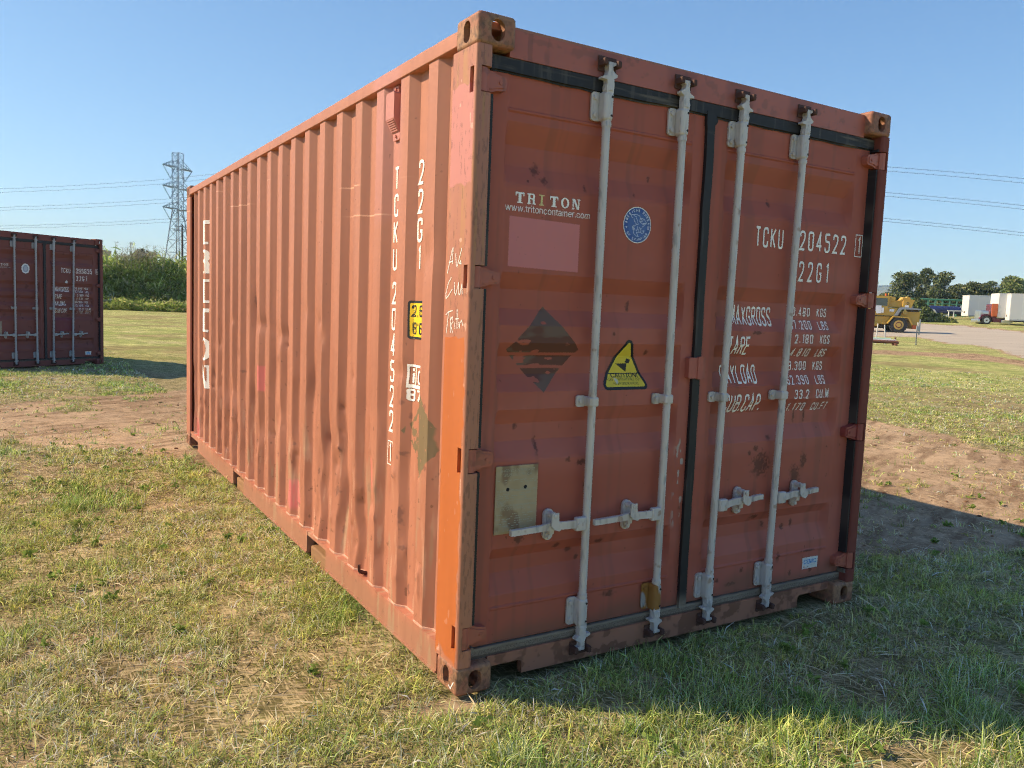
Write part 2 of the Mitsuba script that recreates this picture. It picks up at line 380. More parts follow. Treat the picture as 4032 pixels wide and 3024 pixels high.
def rusty_color(p, n, uv):
    a = fbm(p.x * 16, p.y * 16, p.z * 10, 3)
    b = fbm(p.x * 40 + 5, p.y * 40, p.z * 30, 3)
    c = mix((.31, .122, .075), (.33, .17, .095), smoothstep(.4, .65, a))
    b = fbm(p.x * 90 + 5, p.y * 90, p.z * 55, 4)
    c = mix(c, (.17, .085, .05), smoothstep(.44, .66, b) * .7)
    return mix(c, (.09, .06, .042), smoothstep(.54, .78, fbm(p.x * 55 + 3, p.y * 55, p.z * 30, 3)) * .6)
mat('dark_frame_paint', (.185, .052, .040), .65, spec=.2)
mat('hinge_red', (.26, .050, .044), .5)
mat('rusty_casting', proc(rusty_color), .65)

def galv_color(p, n, uv):
    c = mix((.46, .43, .42), (.62, .57, .54), fbm(p.x * 30, p.y * 30, p.z * 8, 3))
    c = mix(c, (.30, .30, .31), smoothstep(.60, .76, fbm(p.x * 60, p.y * 60, p.z * 14, 3)) * .7)
    c = mix(c, (.33, .24, .18), smoothstep(.56, .78, fbm(p.x * 40, p.y * 40, p.z * 3.5, 3)) * .45)
    return mix(c, (.30, .16, .085), smoothstep(.70, .80, fbm(p.x * 26, p.y * 26, p.z * 22 + 9, 3)) * .6)
mat('galvanised_steel', proc(galv_color), .5, .15)
def rustbr(p, n, uv):
    return mix((.34, .32, .30), (.30, .135, .03), smoothstep(.40, .55, fbm(p.x * 34, p.y * 20, p.z * 9, 3) + .1))
mat('rusted_bracket', proc(rustbr), .7)
mat('keeper_iron', (.075, .032, .024), .75)
mat('hole_black', (.012, .012, .012), .8)
def rubber(p, n, uv):
    low = 1 - smoothstep(.14, .24, p.z)
    c = mix((.013, .013, .016), (.10, .082, .062), smoothstep(.50, .74, fbm(p.x * 6, p.z * 70, 4.0, 3) * .75 + .25 * noise(p.x * 2.2, 3.0)) * smoothstep(2.2, 2.44, p.z))
    c = mix(c, (.07, .062, .055), smoothstep(.56, .74, fbm(p.x * 50, p.z * 4, 6.0, 3)) * .6)
    return mix(c, mix((.17, .135, .105), (.29, .24, .19), fbm(p.x * 12, p.z * 60, 3.0, 2)), low)
mat('rubber_gasket', proc(rubber), .6)
def plate(p, n, uv):
    c = mix((.34, .255, .150), (.44, .355, .235), fbm(p.x * 22, p.z * 22, 1.0, 3))
    return mix(c, (.16, .085, .05), smoothstep(.56, .75, fbm(p.x * 18 + 4, p.z * 9, 2.0, 3) + smoothstep(.33, .38, p.x) * .2) * .7)
mat('data_plate_metal', proc(plate), .5, .2)
mat('bead_paint', (.50, .29, .21), .6)
mat('vent_paint', (.47, .19, .16), .5)
mat('old_rubber', (.022, .022, .026), .6)
mat('roof_paint', (.36, .15, .10), .6)
mat('inside_floor', (.10, .07, .05), .8)
def wood(p, n, uv):
    return mix((.20, .105, .05), (.33, .18, .085), fbm(p.x * 6, p.y * 5, p.z * 60, 3))
mat('weathered_wood', proc(wood), .8)
# the second container: older, darker red
def old_red(p, n, uv):
    c = mix((.170, .058, .050), (.205, .072, .060), fbm(p.x * 1.5, p.y * 1.5, p.z * 2, 3))
    return mix(c, (.09, .035, .03), smoothstep(.66, .8, fbm(p.x * 14, p.y * 14, p.z * 9, 3)) * .6)
mat('old_red_paint', proc(old_red), .6, spec=.3)
def old_galv(p, n, uv):
    return mix((.30, .32, .33), (.40, .41, .42), fbm(p.x * 9, p.y * 9, p.z * 3, 3))
mat('old_galvanised', proc(old_galv), .55, .1)

# ---------------------------------------------------------------- the ground
ter = PchipInterpolator([0, 50, 62, 82, 107, 125, 150, 200, 6000], [0, 0, .03, .45, 1.68, 2.3, 3.0, 3.3, 3.3])
def sstep(a, b, x):
    t = np.clip((x - a) / (b - a), 0, 1)
    return t * t * (3 - 2 * t)
def N2(x, y, f, seed=0, o=3):
    return meshkit.fbm(np.stack([x * f, y * f, np.zeros_like(x) + .37], -1), o, seed)
def terrain(x, y):
    x, y = np.asarray(x, float), np.asarray(y, float)
    dx, dy = x - CAM[0], y - CAM[1]
    s = np.hypot(dx, dy)
    az = np.degrees(np.arctan2(dx, dy))
    w = sstep(20, 46, az) * (1 - sstep(120, 160, az))
    return ter(np.minimum(s, 5900)) * w
FOOT1 = Polygon([(0, 0), (2.438, 0), (2.438, 6.058), (0, 6.058)])
C2 = dict(x=-2.0488, y=14.948, a=.5529)
FOOT2 = affinity.translate(affinity.rotate(FOOT1, C2['a'], origin=(0, 0), use_radians=True), C2['x'], C2['y'])
DIRT = [Polygon([(-9, 5.3), (-3.2, 7.3), (-1.6, 6.85), (-1.05, 6.31), (-.51, 5.6), (-.12, 4.9), (.3, 3.6), (2.6, 3.0), (2.6, .9), (3.4, .25), (4.6, .2), (5.6, .1), (7.2, .7), (8.78, 2.1), (8.9, 2.85), (9.3, 3.4), (9.8, 4.0), (9.9, 4.9), (9.0, 6.5), (6, 9), (2, 11.6), (.84, 11.2), (-.25, 10.64), (-1.04, 10.3), (-1.7, 9.8), (-9, 8.6)]),
        Polygon([(31, 21), (34.4, 19.4), (34.5, 17.4), (34.2, 15.9), (30, 12.2), (24, 9.0), (27, 8.2), (33, 12), (39.5, 18.1), (43, 21.8), (39, 22.2), (37.6, 24.5), (35, 32), (28, 30)])]
ROAD = [Polygon([(58, 40), (64.5, 38.8), (56.5, 31), (58, 30), (51, 24.6), (40.8, 18.1), (30, 6), (48, 4), (66, 24), (84, 40), (87, 47), (84, 53), (75, 60), (58, 62)])]
SPOTS = [(-1.29, 1.30, .22), (-.85, .82, .12), (-.74, .62, .10), (-.67, 2.43, .10), (-1.6, 3.99, .16), (-.96, 1.87, .12), (-1.47, .32, .20), (-.45, .35, .10), (1.25, -1.12, .18), (.5, .05, .1), (-.35, 1.6, .16), (-.5, 2.9, .12), (-1.0, .2, .1)]
def inside(pl, x, y):
    return shapely.contains_xy(pl, x, y)
def fields(x, y, soft=True):
    """dirt, road (0 to 1) and dryness of the sward at the points"""
    d = np.zeros_like(x); r = np.zeros_like(x)
    k = 5 if soft else 1
    g = np.random.default_rng(3)
    s = np.hypot(x - CAM[0], y - CAM[1])
    for i in range(k):
        amp = (.35 + s * .012)
        wx = (N2(x, y, .9, 11) - .5) * 2.2 * amp + g.normal(0, .22, x.shape) * amp * .6
        wy = (N2(x, y, .9, 12) - .5) * 2.2 * amp + g.normal(0, .22, x.shape) * amp * .6
        a = np.zeros(x.shape, bool); b = np.zeros(x.shape, bool)
        for pl in DIRT: a |= inside(pl, x + wx, y + wy)
        for pl in ROAD: b |= inside(pl, x + wx * .8, y + wy * .8)
        d += a / k; r += b / k
    d = d * (1 - .85 * sstep(.60, .72, N2(x, y, 1.1, 5)))
    sp = np.zeros_like(x)
    for cx, cy, rr in SPOTS:
        q = np.hypot(x - cx, y - cy) / rr + (N2(x, y, 9, 21) - .5) * 1.6
        sp = np.maximum(sp, 1 - sstep(.6, 1.2, q))
    sp = np.maximum(sp, sstep(.66, .74, N2(x, y, 1.7, 31)) * (s < 14) * .9)
    d = np.maximum(d, sp * .5)
    dry = np.clip(.5 + 1.5 * (N2(x, y, 1.3, 41) - .5) + .9 * (N2(x, y, .33, 42) - .5), 0, 1)
    return d, r, dry

def axis(segs):
    out = [segs[0][0]]
    for a, b, st in segs:
        n = max(1, int(round((b - a) / st)))
        out += list(np.linspace(a, b, n + 1)[1:])
    return np.array(out)
gx = axis([(-6000, -1500, 1500), (-1500, -300, 300), (-300, -60, 40), (-60, -12, 6), (-12, -5, .5), (-5, -2.6, .10), (-2.6, 7.6, .05), (7.6, 12, .12), (12, 26, .4), (26, 70, .7), (70, 130, 1.5), (130, 300, 17), (300, 1500, 150), (1500, 6000, 750)])
gy = axis([(-6000, -1500, 1500), (-1500, -300, 300), (-300, -60, 40), (-60, -10, 5), (-10, -3, .5), (-3, -2, .1), (-2, 6.6, .05), (6.6, 14, .10), (14, 26, .4), (26, 60, .7), (60, 120, 1.5), (120, 300, 15), (300, 1500, 120), (1500, 6000, 750)])
X, Y = np.meshgrid(gx, gy, indexing='ij')
x, y = X.ravel(), Y.ravel()
gd, gr, gdry = fields(x, y)
near = 1 - sstep(14, 40, np.hypot(x, y - 2))
z = terrain(x, y) - .012 + near * ((N2(x, y, 2.2, 51) - .5) * .05 * (1 - gd * .5) + (N2(x, y, 9, 52) - .5) * .022 * (1 - gd * .75) + gd * (N2(x, y, 18, 53, 2) - .5) * .006 - gd * .012)
z = np.where(inside(FOOT1.buffer(.12), x, y), np.minimum(z, -.004), z)
ny = len(gy)
ii, jj = np.meshgrid(np.arange(len(gx) - 1), np.arange(ny - 1), indexing='ij')
q = np.stack([ii * ny + jj, (ii + 1) * ny + jj, (ii + 1) * ny + jj + 1, ii * ny + jj + 1], -1).reshape(-1, 4)
def ground_color(p, n, uv):
    dirt = dr.clip(uv.x, 0, 1)
    road = dr.clip(uv.x - 1, 0, 1)
    bare = smoothstep(1.2, 1.8, uv.y)      # where no blades stand the sheet itself is the sward
    dry = dr.select(uv.y > 1.5, uv.y - 2, uv.y)
    far = dr.maximum(smoothstep(7.0, 26.0, dr.sqrt(dr.square(p.x) + dr.square(p.y))), bare)
    f1, f2, f3 = fbm(p.x * 11, p.y * 11, 1.0, 3), fbm(p.x * 60, p.y * 60, 2.0, 2), fbm(p.x * 1.1, p.y * 1.1, 3.0, 3)
    fib = dr.maximum(fbm(p.x * 190, p.y * 24, 1.0, 2), fbm(p.x * 22, p.y * 170 + p.x * 60, 5.0, 2))
    litter = mix((.075, .050, .027), (.50, .40, .25), smoothstep(.42, .78, fib * .75 + f1 * .25))
    green = mix((.24, .27, .095), (.46, .46, .20), smoothstep(.3, .7, f2 * .35 + f1 * .35 + fbm(p.x * 3.1, p.y * 3.1, 5.0, 2) * .3))
    sward = mix(green, (.54, .47, .28), smoothstep(.50, .90, dry * .7 + f1 * .4) * .65)
    sward = mix(sward, (.22, .27, .085), smoothstep(.50, .66, fbm(p.x * .9, p.y * .9, 8.0, 4)) * .6)
    sward = mix(sward, (.26, .20, .115), smoothstep(.54, .68, fbm(p.x * .42 + 9, p.y * .42, 2.0, 4)) * .6)
    sward = sward * (.62 + .76 * fbm(p.x * 4.5, p.y * 4.5, 6.0, 3))
    c = mix(litter, sward, dr.maximum(far, .25))
    soil = mix((.235, .158, .100), (.50, .370, .245), smoothstep(.28, .72, f3 * .35 + f1 * .35 + f2 * .3))
    ua, ub = p.x * .90 + p.y * .43, p.y * .90 - p.x * .43
    soil = mix(soil, (.125, .072, .045), smoothstep(.50, .72, fbm(ua * 1.3, ub * 9.0, 7.0, 4)) * .55)
    soil = mix(soil, (.40, .30, .21), smoothstep(.55, .78, fbm(ua * 2.0 + 7, ub * 13.0, 2.0, 3)) * .5)
    soil = mix(soil, (.42, .32, .22), smoothstep(.70, .80, noise(p.x * 70, p.y * 70, 5.0)) * .5)
    c = mix(c, soil, smoothstep(.25, .75, dirt + (f1 - .5) * .8 + (f2 - .5) * .5))
    stone = mix((.36, .32, .27), (.50, .46, .40), f2 * .3 + fbm((p.x * .75 - p.y * .66) * .22, (p.x * .66 + p.y * .75) * 1.3, 6.0, 3) * .8)
    c = mix(c, stone, smoothstep(.35, .65, road + (fbm(p.x * 1.5, p.y * 1.5, 4.0, 2) - .5) * .5))
    return c
scene['ground_soil'] = {'type': 'twosided', 'bsdf': {'type': 'diffuse', 'reflectance': proc(ground_color)}}
_a = np.arctan2(x - CAM[0], y - CAM[1])
GNO = ((np.abs(_a - YAW) > .86) | (np.hypot(x - CAM[0], y - CAM[1]) < 1.5)).astype(float)
gmesh = trimesh.Trimesh(np.c_[x, y, z], np.vstack([q[:, [0, 1, 2]], q[:, [0, 2, 3]]]), process=False)
scene['ground'] = mikit.ply(gmesh, 'ground_soil', smooth=True, uv=np.c_[np.maximum(gd * .95, gr * .95) + gr, gdry + 2 * GNO])
tag('ground', 'grassy field with bare brown soil patches and a gravel track at the right', 'ground', kind='structure')
from scipy.interpolate import RegularGridInterpolator
_gi = RegularGridInterpolator((gx, gy), z.reshape(X.shape), bounds_error=False, fill_value=0.0)
def gz(px_, py_):
    return _gi(np.stack([np.asarray(px_, float), np.asarray(py_, float)], -1))

# hills on the horizon
def hills():
    az = np.radians(np.linspace(-100, 130, 460))
    rows = []
    for k, (R, fz) in enumerate(((2000, 0), (2500, .45), (3100, .85), (3350, 1), (4200, .1))):
        h = 150 * (.66 + .58 * meshkit.fbm(np.c_[az * 5, az * 0 + k * .13, az * 0], 4, 3)) * (.45 + .55 * sstep(.5, .85, az))
        rows.append(np.c_[R * np.sin(az), R * np.cos(az), np.maximum(fz * h - .6 * (k == 0), -.6)])
    v = np.vstack(rows); n = len(az)
    f = [[k * n + i, k * n + i + 1, (k + 1) * n + i + 1, (k + 1) * n + i] for k in range(4) for i in range(n - 1)]
    return (v, np.array(f))
def hill_color(p, n, uv):
    c = mix((.030, .042, .028), (.070, .075, .046), smoothstep(.4, .65, fbm(p.x * .006, p.y * .006, p.z * .03, 4)))
    return mix(c, (.42, .40, .36), smoothstep(.70, .74, fbm(p.x * .004 + 3, p.y * .004, p.z * .045, 3)) * .5)
mat('hill_scrub', proc(hill_color), .9)
scene['hills'] = mikit.ply(hills(), 'hill_scrub', smooth=True)
tag('hills', 'low wooded ridge fading blue on the horizon', 'hills', kind='structure')
# ---------------------------------------------------------------- the container
W, L, H = 2.438, 6.058, 2.591
PER, Y0 = .2817, .995           # side corrugation: period, far edge of the outer flat nearest the door post
DENTS = []
_g = np.random.default_rng(12)
for yy, zz, ry, rz, d in ((3.30, 1.42, .10, .16, .020), (3.05, 1.33, .22, .05, .012), (2.55, 1.28, .10, .05, .012), (3.62, 1.86, .05, .20, .018), (2.30, .48, .05, .30, .016), (1.72, .55, .06, .28, .020), (1.45, .62, .07, .22, .024),
                          (1.38, .46, .09, .14, .02), (.98, .62, .05, .20, .016), (2.62, .72, .06, .10, .014), (3.55, .98, .09, .08, .018), (3.35, .78, .08, .10, .016), (4.05, .70, .06, .16, .014), (2.05, 1.45, .05, .09, .012), (1.95, 1.02, .06, .12, .012),
                          (1.62, 1.02, .05, .10, .010), (2.72, 1.05, .10, .16, .015), (.38, 1.72, .07, .08, .012), (.62, 1.22, .08, .04, .008), (1.13, .30, .10, .16, .018), (1.02, .42, .05, .22, .02), (2.42, .30, .06, .10, .018), (3.9, .42, .06, .12, .012), (1.75, .30, .07, .09, .012), (3.15, .55, .06, .14, .012)):
    DENTS.append((yy, zz, ry, rz, d * .75))
for _ in range(150):
    zz = abs(_g.normal(0, .55)) + .22
    DENTS.append((_g.uniform(.35, 5.6), min(zz, 1.9), _g.uniform(.014, .05), _g.uniform(.012, .09), _g.choice([-1, 1, 1]) * _g.uniform(.003, .014)))
KY = (0, .087, .132, .2367, .2817)
def wall_x(y, z, dents=True):
    """depth of the left wall (0 = face of the corner posts, positive inwards)"""
    y, z = np.asarray(y, float), np.asarray(z, float)
    wob = 0
    if dents:  # the ribs wander a little low down
        k = sstep(1.5, .3, z) * sstep(.35, .8, y)
        wob = k * .016 * (meshkit.noise(np.stack([y * 2.1, z * 2.3, y * 0], -1), 5) - .5) * 2 + k * .016 * (meshkit.noise(np.stack([y * 3.4, z * 6.5, y * 0], -1), 6) - .5) * 2
        wob = wob + .030 * np.exp(-((y - 1.15) / .22) ** 2) * sstep(.75, .35, z) * (1 - z / .8)
    t = np.mod(Y0 - (y + wob), PER)
    d = np.interp(t, KY, (.010, .010, .046, .046, .010))
    # the panel runs flat into the corner posts
    d = np.where(y > 5.70, .046 + 0 * d, d)
    d = np.where(y < .30, .046 + 0 * d, d)
    if dents:
        for cy, cz, ry, rz, a in DENTS:
            e = ((y - cy) / ry) ** 2 + ((z - cz) / rz) ** 2
            m = e < 6
            if m.any():
                d = d + np.where(m, a * (np.exp(-e) if ry > .05 else np.exp(-2.2 * np.sqrt(e))) * (1 + .5 * np.sin(18 * (y - cy) / (ry * 9) + 9 * (z - cz))), 0)
        d = d + .0022 * (meshkit.fbm(np.stack([y * 7, z * 3.2, y * 0], -1), 3, 9) - .5) * 2 * sstep(2.2, .8, z)
    return d
def wall_surf(u, z, off):       # u = -y, as read from outside
    return np.c_[wall_x(-u, z) - off, -u, z]
def wall_mesh(flip=False):
    ks = [Y0 - k * PER - t for k in range(-18, 4) for t in KY[:4]]
    ys = np.unique(np.round(np.r_[[k for k in ks if .19 < k < 5.87], np.linspace(.19, 5.87, 640), .2999, .3001, 5.6999, 5.7001], 4))
    zs = np.linspace(.150, 2.505, 190)
    Yg, Zg = np.meshgrid(ys, zs, indexing='ij')
    Xg = wall_x(Yg, Zg, not flip)
    n = len(zs)
    i, j = np.meshgrid(np.arange(len(ys) - 1), np.arange(n - 1), indexing='ij')
    f = np.stack([i * n + j, i * n + j + 1, (i + 1) * n + j + 1, (i + 1) * n + j], -1).reshape(-1, 4)
    v = np.c_[Xg.ravel(), Yg.ravel(), Zg.ravel()]
    f = np.vstack([f[:, [0, 1, 2]], f[:, [0, 2, 3]]])
    if flip: v[:, 0] = W - v[:, 0]; f = f[:, ::-1]
    return trimesh.Trimesh(v, f, process=False)

BANDZ = [.165, .36, .444, .505, .555, .915, .989, 1.059, 1.120, 1.190, 1.260, 1.331, 1.388, 1.456, 1.522, 1.598, 1.663, 2.000, 2.080, 2.153, 2.234, 2.41]
BANDD = [0, 0, 1, 1, 0, 0, 1, 1, 0, 0, 1, 1, 0, 0, 1, 1, 0, 0, 1, 1, 0, 0]
DOORX = ((.080, .165, 1.125, 1.192), (1.238, 1.331, 2.255, 2.359))
def door_y(x, z):
    x, z = np.asarray(x, float), np.asarray(z, float)
    d = np.interp(z, BANDZ, BANDD) * .034
    m = np.zeros_like(x)
    for a, b, c, e in DOORX:
        m = np.maximum(m, np.clip((x - b) / .014, 0, 1) * np.clip((c - x) / .022, 0, 1))
    dent = (meshkit.fbm(np.stack([x * 3, z * 3, x * 0], -1), 2, 4) - .5) * .003
    return .060 + m * (.004 + d + dent)
def door_surf(x, z, off): return np.c_[x, door_y(x, z) - off, z]
def door_mesh(k):
    a, b, c, e = DOORX[k]
    xs = np.unique(np.round(np.r_[a, a + .02, b - .002, b, b + .007, b + .014, np.linspace(b + .02, c - .03, 40), c - .022, c - .011, c, c + .002, e - .02, e], 4))
    zs = np.unique(np.round(np.r_[BANDZ, np.linspace(.165, 2.41, 80), [.300, .306, .312, .318, 2.268, 2.274, 2.28, 2.286]], 4))
    Xg, Zg = np.meshgrid(xs, zs, indexing='ij')
    Yg = door_y(Xg, Zg)
    m = (Xg > b + .012) & (Xg < c - .01)
    for zw in (.309, 2.277):    # welded seams of the end strips
        Yg = Yg - np.where(m & (np.abs(Zg - zw) < .004), .006, 0)
    n = len(zs)
    i, j = np.meshgrid(np.arange(len(xs) - 1), np.arange(n - 1), indexing='ij')
    f = np.stack([i * n + j, (i + 1) * n + j, (i + 1) * n + j + 1, i * n + j + 1], -1).reshape(-1, 4)
    front = trimesh.Trimesh(np.c_[Xg.ravel(), Yg.ravel(), Zg.ravel()], np.vstack([f[:, [0, 1, 2]], f[:, [0, 2, 3]]]), process=False)
    back = box(a, e, .112, .118, .165, 2.41)
    rim = [box(a, a + .004, .0605, .115, .165, 2.41), box(e - .004, e, .0605, .115, .165, 2.41), box(a, e, .0605, .115, .165, .169), box(a, e, .0605, .115, 2.406, 2.41)]
    return cat([front, back] + rim)

def casting(fx, fy, fz):
    a, b, h = .162, .178, .118
    m = rbox(0, a, 0, b, 0, h, .017, 16)
    m = m - tm_box(.028, a - .022, .028, b - .022, .022, h - .022)
    def oval(w, hh, cx, cz):
        r = w / 2
        return m3.CrossSection([np.array(sbox(-r, -(hh / 2 - r), r, hh / 2 - r).buffer(0).union(Point(0, hh / 2 - r).buffer(r, quad_segs=8)).union(Point(0, -hh / 2 + r).buffer(r, quad_segs=8)).exterior.coords)[:-1][::-1]]).translate((cx, cz))
    def ccw(cs): return cs
    o1 = Point(0, 0)
    def cut(w, hh, axis_):
        r = w / 2
        g = unary_union([sbox(-r, -(hh / 2 - r), r, hh / 2 - r), Point(0, hh / 2 - r).buffer(r, quad_segs=8), Point(0, -hh / 2 + r).buffer(r, quad_segs=8)])
        c = np.array(shapely.geometry.polygon.orient(g).exterior.coords)[:-1]
        return m3.Manifold.extrude(m3.CrossSection([c]), .3).translate((0, 0, -.15))
    front = cut(.058, .078, 1).rotate((90, 0, 0)).translate((.083, 0, .058))           # hole in the end face
    side = cut(.051, .079, 0).rotate((90, 0, 90)).translate((0, .089, .058))           # hole in the side face
    fr = front ^ tm_box(-.1, .3, -.1, .04, -.1, .3)
    sd = side ^ tm_box(-.1, .04, -.1, .3, -.1, .3)
    tp = cut(.0635, .124, 2).translate((.083, .089, h)) ^ tm_box(-.1, .3, -.1, .3, h - .04, h + .1)
    m = m - fr - sd - tp
    m = m.translate((0, 0, 0))
    if fz < 0: m = m.translate((0, 0, -h / 2)).mirror((0, 0, 1)).translate((0, 0, h / 2))
    if fx: m = m.mirror((1, 0, 0)).translate((W, 0, 0))
    if fy: m = m.mirror((0, 1, 0)).translate((0, L, 0))
    return m.translate((0, 0, H - h if fz > 0 else 0))
def tm_box(x0, x1, y0, y1, z0, z1):
    return m3.Manifold.cube((x1 - x0, y1 - y0, z1 - z0)).translate((x0, y0, z0))
HZ = ((2.309, 2.394), (1.595, 1.674), (.891, .980), (.189, .275))
def post(fx, fy):
    m = rbox(.0, .067, .0, .202, .10, 2.50, .014, 12) ^ tm_box(-1, 1, -1, 1, .116, 2.474)
    m = m - tm_box(.018, .1, .075, .21, .1, 2.6)
    if not fy:
        for a, b in HZ: m = m - tm_box(-.02, .035, .022, .052, a - .004, b + .004)
        for a, b in HZ: m = m - tm_box(.02, .1, -.02, .05, a - .004, b + .004)
    if fx: m = m.mirror((1, 0, 0)).translate((W, 0, 0))
    if fy: m = m.mirror((0, 1, 0)).translate((0, L, 0))
    return m

def cam_profile(up_, mirror):
    """outline of the cam at the end of a locking bar, in (x, z) from the tip's neck"""
    g = Polygon([(-.017, .10), (.017, .10), (.020, .075), (.015, .060), (.018, .048), (.042, .046), (.040, .038), (.018, .030), (.012, .012), (.014, -.004), (.013, -.022), (-.024, -.022), (-.024, -.012), (-.008, -.006), (-.010, .010), (-.022, .020), (-.034, .026), (-.032, .034), (-.016, .042), (-.019, .060)])
    if mirror: g = affinity.scale(g, -1, 1, origin=(0, 0))
    if up_: g = affinity.scale(g, 1, -1, origin=(0, 0))
    return g
def container_parts(main):
    P = {}
    lean = [0.0]
    def put(k, m, b, smooth=False, color=None):
        n = 0; kk = k
        while kk in P: n += 1; kk = f'{k}_{n:03d}'
        if isinstance(m, list): m = cat(m)
        if lean[0]:
            m = m.copy(); m.vertices[:, 0] += lean[0] * (m.vertices[:, 2] - 1.3)
        P[kk] = (mikit.ply(m, None, smooth=smooth, color=color), b)
        return kk
    put('side_wall', wall_mesh(), 'wall', 28)
    put('side_wall', wall_mesh(True), 'roofp', 28)
    if main:
        wy = np.unique(np.r_[np.linspace(.203, 5.85, 500)]); wx = wall_x(wy, .157 + 0 * wy) - .0025 - .0015 * meshkit.noise(np.c_[wy * 60, wy * 0, wy * 0], 3)
        n_ = len(wy); i_ = np.arange(n_ - 1)
        vv = np.vstack([np.c_[wx, wy, .1535 + 0 * wy], np.c_[wx, wy, .160 + .003 * meshkit.noise(np.c_[wy * 40, wy * 0, wy * 0], 1)], np.c_[wx + .005, wy, .164 + 0 * wy]])
        put('side_wall__weld_bead', trimesh.Trimesh(vv, np.vstack([np.c_[i_ + a_, i_ + a_ + n_, i_ + a_ + n_ + 1] for a_ in (0, n_)] + [np.c_[i_ + a_, i_ + a_ + n_ + 1, i_ + a_ + 1] for a_ in (0, n_)]), process=False), 'bead')
    put('end_wall', box(.06, W - .06, L - .05, L - .02, .15, 2.50), 'roofp')
    ribs = [box(.03, W - .03, .05 + i * .209, .05 + i * .209 + .14, 2.556, 2.575) for i in range(28)]
    put('roof', [box(.045, W - .045, .045, L - .045, 2.548, 2.562)] + ribs, 'roofp')
    put('floor', box(.03, W - .03, .05, L - .05, .115, .150), 'floor')
    for fx in (0, 1):
        s = lambda a, b: (a, b) if not fx else (W - b, W - a)
        a, b = s(.002, .060)
        put('top_rail', rbox(a, b, .17, L - .17, 2.498, 2.556, .005), 'wall' if not fx else 'roofp', 40)
        a, b = s(.004, .050); c, d = s(-.002, .050)
        rail = []
        for y0, y1 in ((.185, 1.600), (1.945, 3.553), (3.911, 5.44)):
            rail += [box(a, b, y0, y1, .034, .1545), box(c, d, y0 + .002, y1 - .002, .024, .0335)]
        rail += [box(a + .003, b, .18, 5.88, .132, .153), box(a + .01, b, 5.44, 5.88, .10, .131)]
        put('bottom_rail', rail, 'wall' if not fx else 'roofp')
    for fy in (0, 1):
        for fx in (0, 1):
            put('corner_post', tm(post(fx, fy)), 'post' if not fx and not fy else ('wall' if not fx else 'darkframe'), 35)
            for fz in (1, -1): put('corner_casting', tm(casting(fx, fy, fz)), 'cast', 35)
    # header and sill
    g = np.random.default_rng(5)
    hx = np.linspace(.160, W - .160, 60)
    hz = 2.570 + .0022 * g.standard_normal(60).cumsum() / 5
    put('door_header', xz_extrude(Polygon([(x_, 2.461) for x_ in hx] + [(x_, z_) for x_, z_ in zip(hx[::-1], hz)]), .042, .075), 'frame')
    sill = sbox(.160, .020, W - .160, .122).difference(unary_union([rrect(.10, .325, -.05, .078, .018), rrect(2.030, 2.4, -.05, .082, .018)]))
    put('door_sill', xz_extrude(sill, .042, .075), 'frame')
    put('door_sill', box(.062, W - .062, .076, .20, .085, .122), 'frame')
    for b, ln in zip(BARS, LEAN):      # the keepers that the cams grip
        lean[0] = ln
        for z0, s in ((2.515, 1), (.078, -1)):
            put('keeper', [tm(rbox(b - .043, b - .024, -.004, .043, z0 - .014, z0 + .014, .005)), tm(rbox(b + .024, b + .043, -.006, .043, z0 - .016, z0 + .012, .005)), tm(rbox(b - .045, b + .045, .036, .0415, z0 - .030, z0 + .030, .002))], 'keeper', 40)
    lean[0] = 0
    # gaskets round the doors
    gk = np.linspace(.064, W - .064, 90)
    up_ = .0035 * (meshkit.fbm(np.c_[gk * 6, gk * 0, gk * 0], 3, 2) - .5) * 2
    put('gasket', xz_extrude(Polygon(list(zip(gk, 2.410 + up_)) + list(zip(gk[::-1], 2.4595 + 0 * gk))), .046, .068), 'rubber')
    put('gasket', xz_extrude(Polygon(list(zip(gk, 2.403 + up_ * 2)) + list(zip(gk[::-1], 2.418 + 0 * gk))), .056, .0585), 'rubber')
    put('gasket', xz_extrude(Polygon(list(zip(gk, .130 + up_)) + list(zip(gk[::-1], .160 + up_[::-1]))), .050, .068), 'rubber')
    for x0, x1 in ((.0675, .0795), (2.3595, W - .0675)):
        zz = [.165] + [q_ for a_, b_ in HZ[::-1] for q_ in (a_ - .003, b_ + .003)] + [2.409]
        put('gasket', [box(x0, x1, .014, .075, z0, z1) for z0, z1 in zip(zz[::2], zz[1::2])] + [box(x0, x1, .060, .075, .166, 2.408)], 'rubber')
    for k in (0, 1):
        D = 'door' if k == 0 else 'door_001'
        lean[0] = 0
        P[D] = (mikit.ply(door_mesh(k), None, smooth=24), 'door')
        a, b_, c_, e = DOORX[k]
        for z0, z1 in HZ:
            s = 1 if k == 0 else -1
            o = 0 if k == 0 else W
            hp = Polygon([(.045, z0 + .006), (.078, z0 + .006), (.098, z0 + .014), (.136, z0 + .018), (.142, z0 + .03), (.142, z1 - .03), (.136, z1 - .018), (.098, z1 - .012), (.078, z1 - .004), (.045, z1 - .004)])
            hp2 = hp.buffer(-.010)
            if k: hp, hp2 = (affinity.translate(affinity.scale(q_, -1, 1, origin=(0, 0)), W) for q_ in (hp, hp2))
            put(D + '__hinge', [xz_extrude(hp, .024, .0595), xz_extrude(hp2, .019, .026), cyl((o + s * .034, .026, z0), (o + s * .034, .026, z1), .024, 14), box(o + s * .034, o + s * .06, .012, .045, z0 + .003, z1 - .003), cyl((o + s * .112, .015, (z0 + z1) / 2), (o + s * .112, .021, (z0 + z1) / 2), .007, 8)], 'hingered' if (k and z1 < 1 and z1 > .5) else 'hinge', 40)
